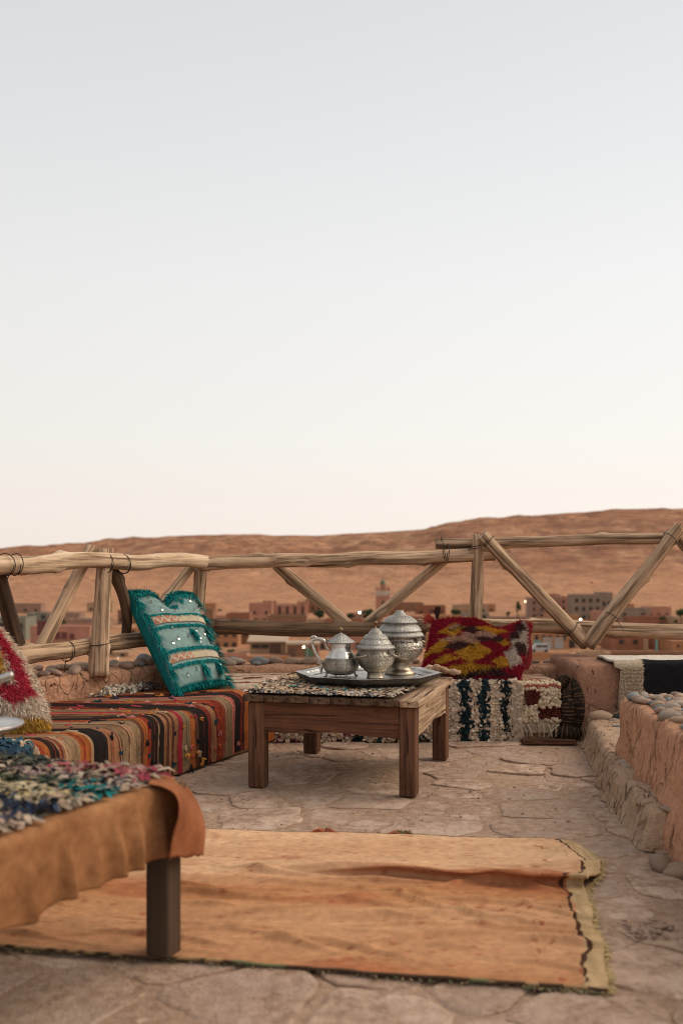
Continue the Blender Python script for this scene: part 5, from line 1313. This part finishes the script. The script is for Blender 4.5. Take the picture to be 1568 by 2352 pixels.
def blobs(u, v, base, lst, warp=.05, seed=0):
    uw = u + warp*fbm(u*6+seed, v*6, 1, 3); vw = v + warp*fbm(u*6, v*6+seed, 5, 3)
    C = np.tile(np.array(base, float), (len(u), 1))
    for (cu, cv, ru, rv, col) in lst: C[(np.abs((uw-cu)/ru) + np.abs((vw-cv)/rv)) < 1.25] = col
    return C

# teal pillow
def tdent(u, v, side):
    k = np.exp(-((u-.47)/.11)**2)*sst(.62, 1.0, v); k2 = np.exp(-((u-.47)/.09)**2)*sst(.72, .97, v)
    return TPH*(-.058*k)[..., None] + TPN*(-.035*k2*np.where(side > 0, 1, -.2))[..., None]
_c = [(-.838, 4.95, .285), (-.612, 5.33, .295), (-.845, 5.63, .765), (-1.165, 5.335, .790)]
TPW = nrm(np.array(_c[1]) - _c[0]); TPH = nrm(np.array(_c[3]) - _c[0]); TPN = nrm(np.cross(TPW, TPH))
tpil = Pillow(*_c, .088, .035, tdent)
tpo = thing('teal_pillow', 'teal fringed pillow with sequins and woven bands leaning on the left railing', 'pillow', (-.78, 5.1, .285))
def tcol(u, v, side):
    if side < 0: return np.tile([.008, .135, .13], (len(u), 1))
    e = np.minimum(np.minimum(u*1.3, 1-u), np.minimum(v, 1-v)); k = sst(.035, .06, e)[:, None]
    return np.array([.008, .125, .122])*(1-k) + np.array([.205, .30, .28])*k
tpil.mesh('cushion', VC_FLAT, tpo, tcol)
TE = np.array([(.008, .19, .18), (.015, .25, .235), (.006, .135, .13)])
fr = MB()
def pfringe(u, v, du, dv, L, W, n_=.35):
    n = len(u); P = tpil.S(u, v, 1, .004); N = tpil.nrmal(np.clip(u, .04, .96), np.clip(v, .04, .96)); N = np.where((np.sum(N*tpil.N, 1) < 0)[:, None], -N, N)
    D = nrm(N*n_ + TPW*du[:, None] + TPH*dv[:, None] + rng.normal(size=(n, 3))*.22); S = nrm(np.cross(D, N + rng.normal(size=(n, 3))*.3))
    fr.add(*ribbons(P, D, S, L*(.6+.7*rng.random(n)), W, TE[rng.integers(0, 3, n)]*(.6+.8*rng.random((n, 1))), -TPH*.3 + np.array([0, 0, -.3]) + rng.normal(size=(n, 3))*.15))
n = 1500; u = rng.random(n); pfringe(u, np.full(n, .985) - .02*rng.random(n), .5*fbm(u*8, 0, 0, 2), np.where(rng.random(n) < .45, .5, -.9), .040, .0045, .7)
n = 620; t = rng.random(n); cl_ = .5 + .5*np.sin(t*38); n2 = rng.random(n) < cl_
pfringe(np.full(n, .985)[n2], t[n2], np.full(n2.sum(), .7), np.full(n2.sum(), -.6), .046, .0042, .4)
pfringe(np.full(n, .03)[n2] + .03*rng.random(n2.sum()), t[n2], np.full(n2.sum(), .25), np.full(n2.sum(), -.9), .055, .0055, .45)
n = 420; u = rng.random(n); pfringe(u, np.full(n, .03), np.zeros(n), np.full(n, -.5), .022, .0045, .6)
for vv_ in (.70, .575, .345, .205):
    n = 560; u = .05 + .92*rng.random(n); pfringe(u, np.full(n, vv_) + .005*rng.normal(size=n), np.zeros(n) + .15, np.full(n, -1.), .013, .004, .22)
for (u0, v0, v1) in ((.56, .53, .40), (.84, .54, .41), (.54, .18, .04), (.80, .19, .06), (.50, .90, .82), (.62, .93, .86)):
    n = 120; t = rng.random(n); pfringe(u0 + .012*rng.normal(size=n) + .03*t, v0 + (v1-v0)*t*.6, np.zeros(n) + .12, np.full(n, -1.), .040, .005, .2)
fr.build('fringe', VC_PILE, tpo); 
for v0, v1 in ((.605, .685), (.235, .300)):
    gu_, gv2 = np.meshgrid(np.linspace(.055, .985, 90), np.linspace(v0, v1, 11), indexing='ij')
    P = tpil.S(gu_, gv2, 1, .0055); q = (gv2-v0)/(v1-v0)
    tri = np.abs(((gu_*9) % 1)*2-1); z1 = (np.abs(q-.15-.7*tri) < .16)
    fade = sst(.9, .25, gu_)[..., None]; A1 = np.array([.50, .43, .32]); colz = np.where(gu_[..., None] < .45, np.array([.36, .10, .05]), np.array([.46, .33, .13]))
    C = np.where(z1[..., None], A1*.95, A1*(1-.75*fade) + colz*.75*fade); C = np.where(((q < .1) | (q > .9))[..., None], np.array([.42, .25, .13]), C)
    add('woven_band', P.reshape(-1, 3), grid_faces(90, 11), VC_FLAT, tpo, C.reshape(-1, 3), True)
SEQ = m_plain('sequin_foil', (.86, .87, .86), (.75, .76, .76), 5, .18, 0, metallic=1.0)
me_seq = mesh_data('sequin', *lathe_vf([(.0001, .001), (.0060, .0007), (.0063, 0)], 10)); me_seq.materials.append(SEQ)
for (u, v) in ((.20, .90), (.36, .91), (.36, .85), (.18, .83), (.26, .74), (.46, .755), (.62, .875), (.78, .74), (.86, .765), (.80, .86), (.92, .84), (.95, .80), (.93, .90), (.30, .43), (.48, .45), (.64, .50), (.66, .42), (.64, .385), (.78, .47), (.90, .43), (.95, .40), (.28, .55), (.20, .40), (.25, .10), (.90, .17), (.42, .13), (.65, .11), (.94, .52), (.88, .93)):
    p = tpil.S(np.array([u]), np.array([v]), 1, .006)[0]; nn = tpil.nrmal(np.array([u]), np.array([v]))[0]; nn = nn if np.dot(nn, tpil.N) > 0 else -nn
    nn = nrm(nn + rng.normal(size=3)*.35); o = inst('sequin', me_seq, tpo, p); o.rotation_mode = 'QUATERNION'; o.rotation_quaternion = Vector(nn.tolist()).to_track_quat('Z', 'Y')
    t_, f_ = tube_vf([p + TPH*.020, p + TPH*.010 + tpil.N*.004, p], .0018, 5); add('sequin_thread', t_, f_, DOORM, tpo)

# red and cream shaggy pillow at the left
lp = thing('shaggy_pillow', 'cream and red shaggy pillow leaning at the left edge of the kilim', 'pillow', (-1.35, 4.0, .29))
lpil = Pillow((-1.66, 3.92, .33), (-1.135, 3.86, .315), (-1.47, 4.26, .665), (-1.98, 4.36, .72), .135, -.16)
CR_, RE_, YE_, DK_ = (.74, .60, .46), (.52, .045, .075), (.62, .36, .07), (.16, .10, .075)
def lcol(u, v, side):
    c = blobs(u, v, CR_, [(.70, .62, .10, .22, YE_), (.80, .50, .035, .20, YE_), (.66, .50, .08, .10, DK_), (.62, .36, .10, .08, DK_), (.76, .28, .05, .10, DK_), (.58, .70, .10, .05, DK_)], .05, 2)
    uw = u + .02*fbm(u*9, v*9, 2, 2)
    c[(uw > .855) & (uw < .955) & (v > .22)] = RE_; c[(np.abs(uw - .62 - .10*np.sin(v*9)) < .055) & (v > .35)] = RE_
    zg = .12 + .08*np.abs(((u*3.2) % 1)*2-1) + .03*fbm(u*7, v*7, 3, 2)
    c[(v > zg) & (v < zg+.115) & (u < .95)] = RE_
    c[v < .05] = YE_
    return c
lpil.mesh('cushion', VC_PILE, lp, lambda u, v, s_: lcol(u, v, s_)*.85)
shag(lpil, 'wool_pile', lp, 30000, .030, .0030, lcol, .8)

# red and yellow shaggy cushion on the back bench
rc = thing('shaggy_cushion', 'crimson and yellow long pile cushion lying on the back bench', 'cushion', (.75, 5.5, .31))
def rdent(u, v, side): return np.array([0, 0, -1.])*(.055*np.exp(-((u-.66)/.14)**2)*sst(.5, 1, v) - .03*np.exp(-((u-.98)/.12)**2)*sst(.55, 1, v))[..., None]
rpil = Pillow((.425, 5.385, .325), (.955, 5.37, .325), (1.095, 5.80, .575), (.545, 5.80, .615), .105, .02, rdent)
CRI, YEL, DKB, PKB, GRC = (.30, .013, .030), (.62, .31, .035), (.085, .035, .035), (.56, .33, .23), (.56, .46, .38)
def rcol(u, v, side):
    return blobs(u, v, CRI, [(.24, .64, .12, .11, YEL), (.60, .66, .15, .10, YEL), (.47, .26, .15, .13, YEL), (.12, .36, .13, .075, YEL), (.22, .18, .12, .05, YEL), (.78, .45, .075, .06, YEL), (.80, .13, .11, .05, YEL),
        (.26, .68, .07, .06, DKB), (.36, .46, .22, .07, PKB), (.52, .56, .16, .06, PKB), (.44, .62, .10, .06, DKB), (.30, .36, .15, .06, DKB), (.55, .47, .10, .04, DKB), (.70, .50, .08, .06, DKB), (.26, .70, .05, .04, PKB),
        (.93, .60, .07, .30, GRC), (.90, .28, .08, .16, GRC), (.96, .45, .05, .12, DKB), (.90, .78, .05, .08, DKB), (.86, .62, .04, .10, DKB), (.5, .985, .7, .022, YEL), (.75, .985, .2, .03, GRC), (.5, .03, .4, .04, DKB), (.45, .06, .3, .035, YEL)], .045, 7)
rpil.mesh('cushion', VC_PILE, rc, lambda u, v, s_: rcol(u, v, s_)*.8)
shag(rpil, 'wool_pile', rc, 36000, .024, .0032, rcol, .85)
tb = MB()
for k in range(70):
    b0 = rpil.S(np.array([.02]), np.array([.985]))[0]; dk = k % 2
    e = nrm(np.array([-.9, 0, .25]) + rng.normal(size=3)*.3) if dk else nrm(np.array([.05, 0, 1.]) + rng.normal(size=3)*.14)
    q = spline([b0, b0 + e*.04, b0 + e*.075 + rng.normal(size=3)*.008], 6); tb.add(*tube_vf(q, .0024, 4), np.array((.42, .05, .035) if dk else (.06, .03, .022))*(.6+.8*rng.random()))
tb.build('corner_tassel', VC_PILE, rc)
tb = MB(); b0 = rpil.S(np.array([.99]), np.array([.90]))[0]
for k in range(7):
    q = spline([b0, b0 + [-.005+.004*k*.4, -.06, -.08], b0 + [-.03 + .005*k, -.12, -.17], b0 + [-.065 + .006*k, -.16, -.235]], 14); tb.add(*tube_vf(q, .0030, 5), np.array((.20, .02, .025))*(.7+.6*rng.random()))
tb.build('hanging_cord', VC_PILE, rc)

# ------------------------------------------------------------------ near table with suede cloth
NU, NV_ = np.array([-.41, -.912]), np.array([-.912, .41])        # towards the camera, towards the left
NC = np.array([-.373, 2.416])                                     # far right corner of the top
NZ = .425
def nt_(s_, t_, z_): return np.array([*(NC + NU*s_ + NV_*t_), z_])
ntb = thing('near_table', 'dark legged wooden table at the lower left under a suede cloth', 'table', (*(NC + NU*.5 + NV_*.3), 0))
nrot = math.atan2(-NU[1], -NU[0])
def npart(name, s0, s1, t0, t1, z0, z1, mat, bev=.004):
    v, f = box_vf((0, 0, 0), (1, 1, 1), None, (0, 0, 0), .0) if bev == 0 else box_vf((s0, t0, z0), (s1, t1, z1), None, (0, 0, 0), bev)
    w = np.array([nt_(*q) for q in v]); add(name, w, f, mat, ntb)
for s0, t0 in ((.02, .004), (1.12, .004), (.02, .62), (1.12, .62)): npart('leg', s0, s0+.058, t0, t0+.064, .012 if t0 < .1 else .002, NZ-.028, NEARLEG)
npart('tabletop', 0, 1.2, .002, .69, NZ-.026, NZ, TW_Y)
npart('apron', .08, 1.11, .012, .034, NZ-.10, NZ-.028, NEARLEG); npart('apron', .08, 1.11, .66, .682, NZ-.10, NZ-.028, NEARLEG)
npart('apron', .024, .046, .07, .61, NZ-.10, NZ-.028, NEARLEG)
cl = thing('suede_cloth', 'tan suede cloth hanging over the side of the near table', 'cloth', (*(NC + NU*.5), NZ))
ss = np.linspace(.045, 1.22, 130); tt3 = np.concatenate([np.linspace(-.40, -.03, 14), np.linspace(-.025, .02, 8), np.linspace(.028, .160, 22)])
SS, T3 = np.meshgrid(ss, tt3, indexing='ij'); r_ = .022
a_ = np.clip((T3+.025)/.045, 0, 1)*math.pi/2
out_ = np.where(T3 < -.025, T3+.025, 0) - r_ + r_*np.sin(a_) + .006; zc = NZ + .006 - r_ + r_*np.cos(a_) - np.where(T3 > .02, T3-.02, 0)
fold = sst(.03, .18, T3); ph = SS*30 + 2.2*fbm(SS*4, 1, 1, 2)
rdg = sum(h_*np.exp(-((SS - c_ + .10*(T3-.1)*k_)/w_)**2) for c_, h_, w_, k_ in ((.12, .012, .022, .4), (.21, .022, .016, -.3), (.285, .026, .014, .5), (.36, .016, .02, -.6), (.45, .028, .016, .2), (.56, .020, .02, .5), (.70, .028, .02, -.4), (.86, .02, .02, .3), (1.0, .03, .02, 0)))
out_ = out_ + sst(.01, .13, T3)*(rdg + .010*fbm(SS*6, T3*3, 4, 3)) + .0035*fbm(SS*22, T3*22, 4, 3); zc = zc + fold*.010*fbm(SS*7, 3, 3, 3) + np.where(T3 < 0, .002*fbm(SS*14, T3*14, 2, 2), 0)
zc = zc - .012*sst(.02, .012, SS)
P = np.stack([NC[0] + NU[0]*SS - NV_[0]*out_, NC[1] + NU[1]*SS - NV_[1]*out_, zc], -1)
o = add('drape', P.reshape(-1, 3), grid_faces(len(ss), len(tt3)), SUEDE, cl, None, True); md = o.modifiers.new('thickness', 'SOLIDIFY'); md.thickness = .002; md.offset = 1
ra = spline([at(352, 1780, 2.42), at(390, 1781, 2.43), at(428, 1806, 2.44), at(458, 1852, 2.44), at(471, 1905, 2.44), at(467, 1958, 2.44)], 40)
la_ = spline([at(340, 1798, 2.29), at(374, 1807, 2.275), at(404, 1828, 2.265), at(410, 1868, 2.26), at(398, 1915, 2.26), at(388, 1968, 2.26)], 40)
q = np.linspace(0, 1, 16); FP = la_[:, None]*(1-q)[None, :, None] + ra[:, None]*q[None, :, None]
FP[..., 2] += .004*fbm(q[None]*4, np.linspace(0, 5, 40)[:, None], 2, 2); FP[-4:, :, 2] += (.012*fbm(q*7, 1, 1, 2))[None]*np.linspace(.2, 1, 4)[:, None]; FP[..., 1] += .01*np.sin(q*5)[None]*np.linspace(0, 1, 40)[:, None]
o = add('corner_flap', FP.reshape(-1, 3), grid_faces(40, 16), SUEDE_R, cl, None, True); md = o.modifiers.new('thickness', 'SOLIDIFY'); md.thickness = .002
nr = thing('tufted_rag_rug', 'multicoloured rag rug with pink green and blue tufts on the near table', 'rug', (*(NC + NU*.4 + NV_*.3), NZ))
add('backing', [nt_(.03, .04, NZ+.010), nt_(1.15, .04, NZ+.010), nt_(1.15, .64, NZ+.010), nt_(.03, .64, NZ+.010)], [(0, 1, 2, 3)], VC_RAG, nr, np.tile([.25, .19, .14], (4, 1)))
n = 8200; s_ = .035 + 1.05*rng.random(n); t_ = .045 + .60*rng.random(n) + np.where(s_ < .16, .02, 0)
P = np.stack([NC[0] + NU[0]*s_ + NV_[0]*t_, NC[1] + NU[1]*s_ + NV_[1]*t_, NZ + .010 + .006*fbm(s_*14, t_*14, 1, 2)], -1)
C = np.array([(.44, .33, .23), (.50, .40, .30), (.36, .26, .18)])[rng.integers(0, 3, n)]
sw = s_ + .03*fbm(s_*5, t_*9, 4, 2)
def zone(m, cols_): 
    m = m & (rng.random(n) < .85); C[m] = np.array(cols_)[rng.integers(0, len(cols_), m.sum())]
zone((sw < .13) & (t_ < .30), [(.36, .06, .08), (.42, .12, .12), (.30, .05, .07), (.40, .24, .20)])
zone((sw < .15) & (t_ >= .30), [(.07, .07, .055), (.04, .045, .04), (.12, .12, .09)])
zone((sw > .15) & (sw < .21), [(.30, .21, .19), (.42, .32, .27), (.12, .09, .09)])
zone((sw > .21) & (sw < .32) & (t_ > .16), [(.06, .085, .055), (.09, .11, .07), (.04, .05, .04)])
zone((np.abs(s_-.27) < .055) & (np.abs(t_-.085) < .05), [(.015, .16, .16), (.02, .20, .20)])
zone((sw > .30) & (sw < .39) & (t_ > .08), [(.52, .40, .20), (.46, .34, .20), (.54, .44, .28)])
zone((sw > .40) & (sw < .48) & (t_ > .05) & (t_ < .30), [(.025, .04, .085), (.04, .07, .12), (.03, .03, .04)])
zone((sw > .50) & (sw < .56), [(.50, .36, .28), (.42, .28, .22), (.06, .06, .08)])
rag_tufts('rag_pile', nr, P, np.tile([0, 0, 1.], (n, 1)), np.tile(np.r_[NU, 0], (n, 1)), C*(.55+.4*rng.random((n, 1))), .036, .011, 1.0, .65)

# footed dish and a second teapot just entering the frame on the left
dc = np.array([-.86, 2.33, NZ + .012])
dish = thing('footed_dish', 'blurred silver footed dish at the left edge of the near table', 'dish', dc)
add('plate', *lathe_vf([(.02, .122), (.085, .122), (.104, .128), (.113, .134), (.1135, .131), (.104, .123), (.085, .116), (.02, .112)], 48, dc), SILVER_S, dish, None, True)
add('stem', *lathe_vf([(.018, .113), (.014, .09), (.02, .06), (.013, .03), (.05, .008), (.055, 0)], 28, dc), TARN, dish, None, True)
pc = dc + (-.01, 0, .1235)
p2 = thing('silver_teapot', 'second silver teapot on the footed dish showing only its spout at the left edge', 'teapot', pc)
add('body', *lathe_vf(smooth_prof([(.02, 0), (.045, .004), (.064, .03), (.062, .065), (.046, .095), (.038, .115), (.04, .13)], 40), 40, pc), SILVER_S, p2, None, True)
l2 = add('lid', *lathe_vf([(.043, .13), (.043, .134), (.034, .146), (.016, .156), (.008, .164), (.009, .172), (.001, .178)], 32, pc), PEWTER, p2, None, True)
add('spout', *rope([pc + (.045, 0, .045), pc + (.052, -.003, .085), pc + (.070, -.005, .112), pc + (.088, -.006, .120), pc + (.104, -.006, .126)], 30, np.interp(np.linspace(0, 1, 30), [0, .6, 1], [.016, .0095, .0085])), SILVER_S, p2, None, True)
add('handle', *rope([pc + (-.04, 0, .11), pc + (-.085, 0, .115), pc + (-.10, 0, .07), pc + (-.06, 0, .03)], 24, .006), SILVER_S, p2, None, True)
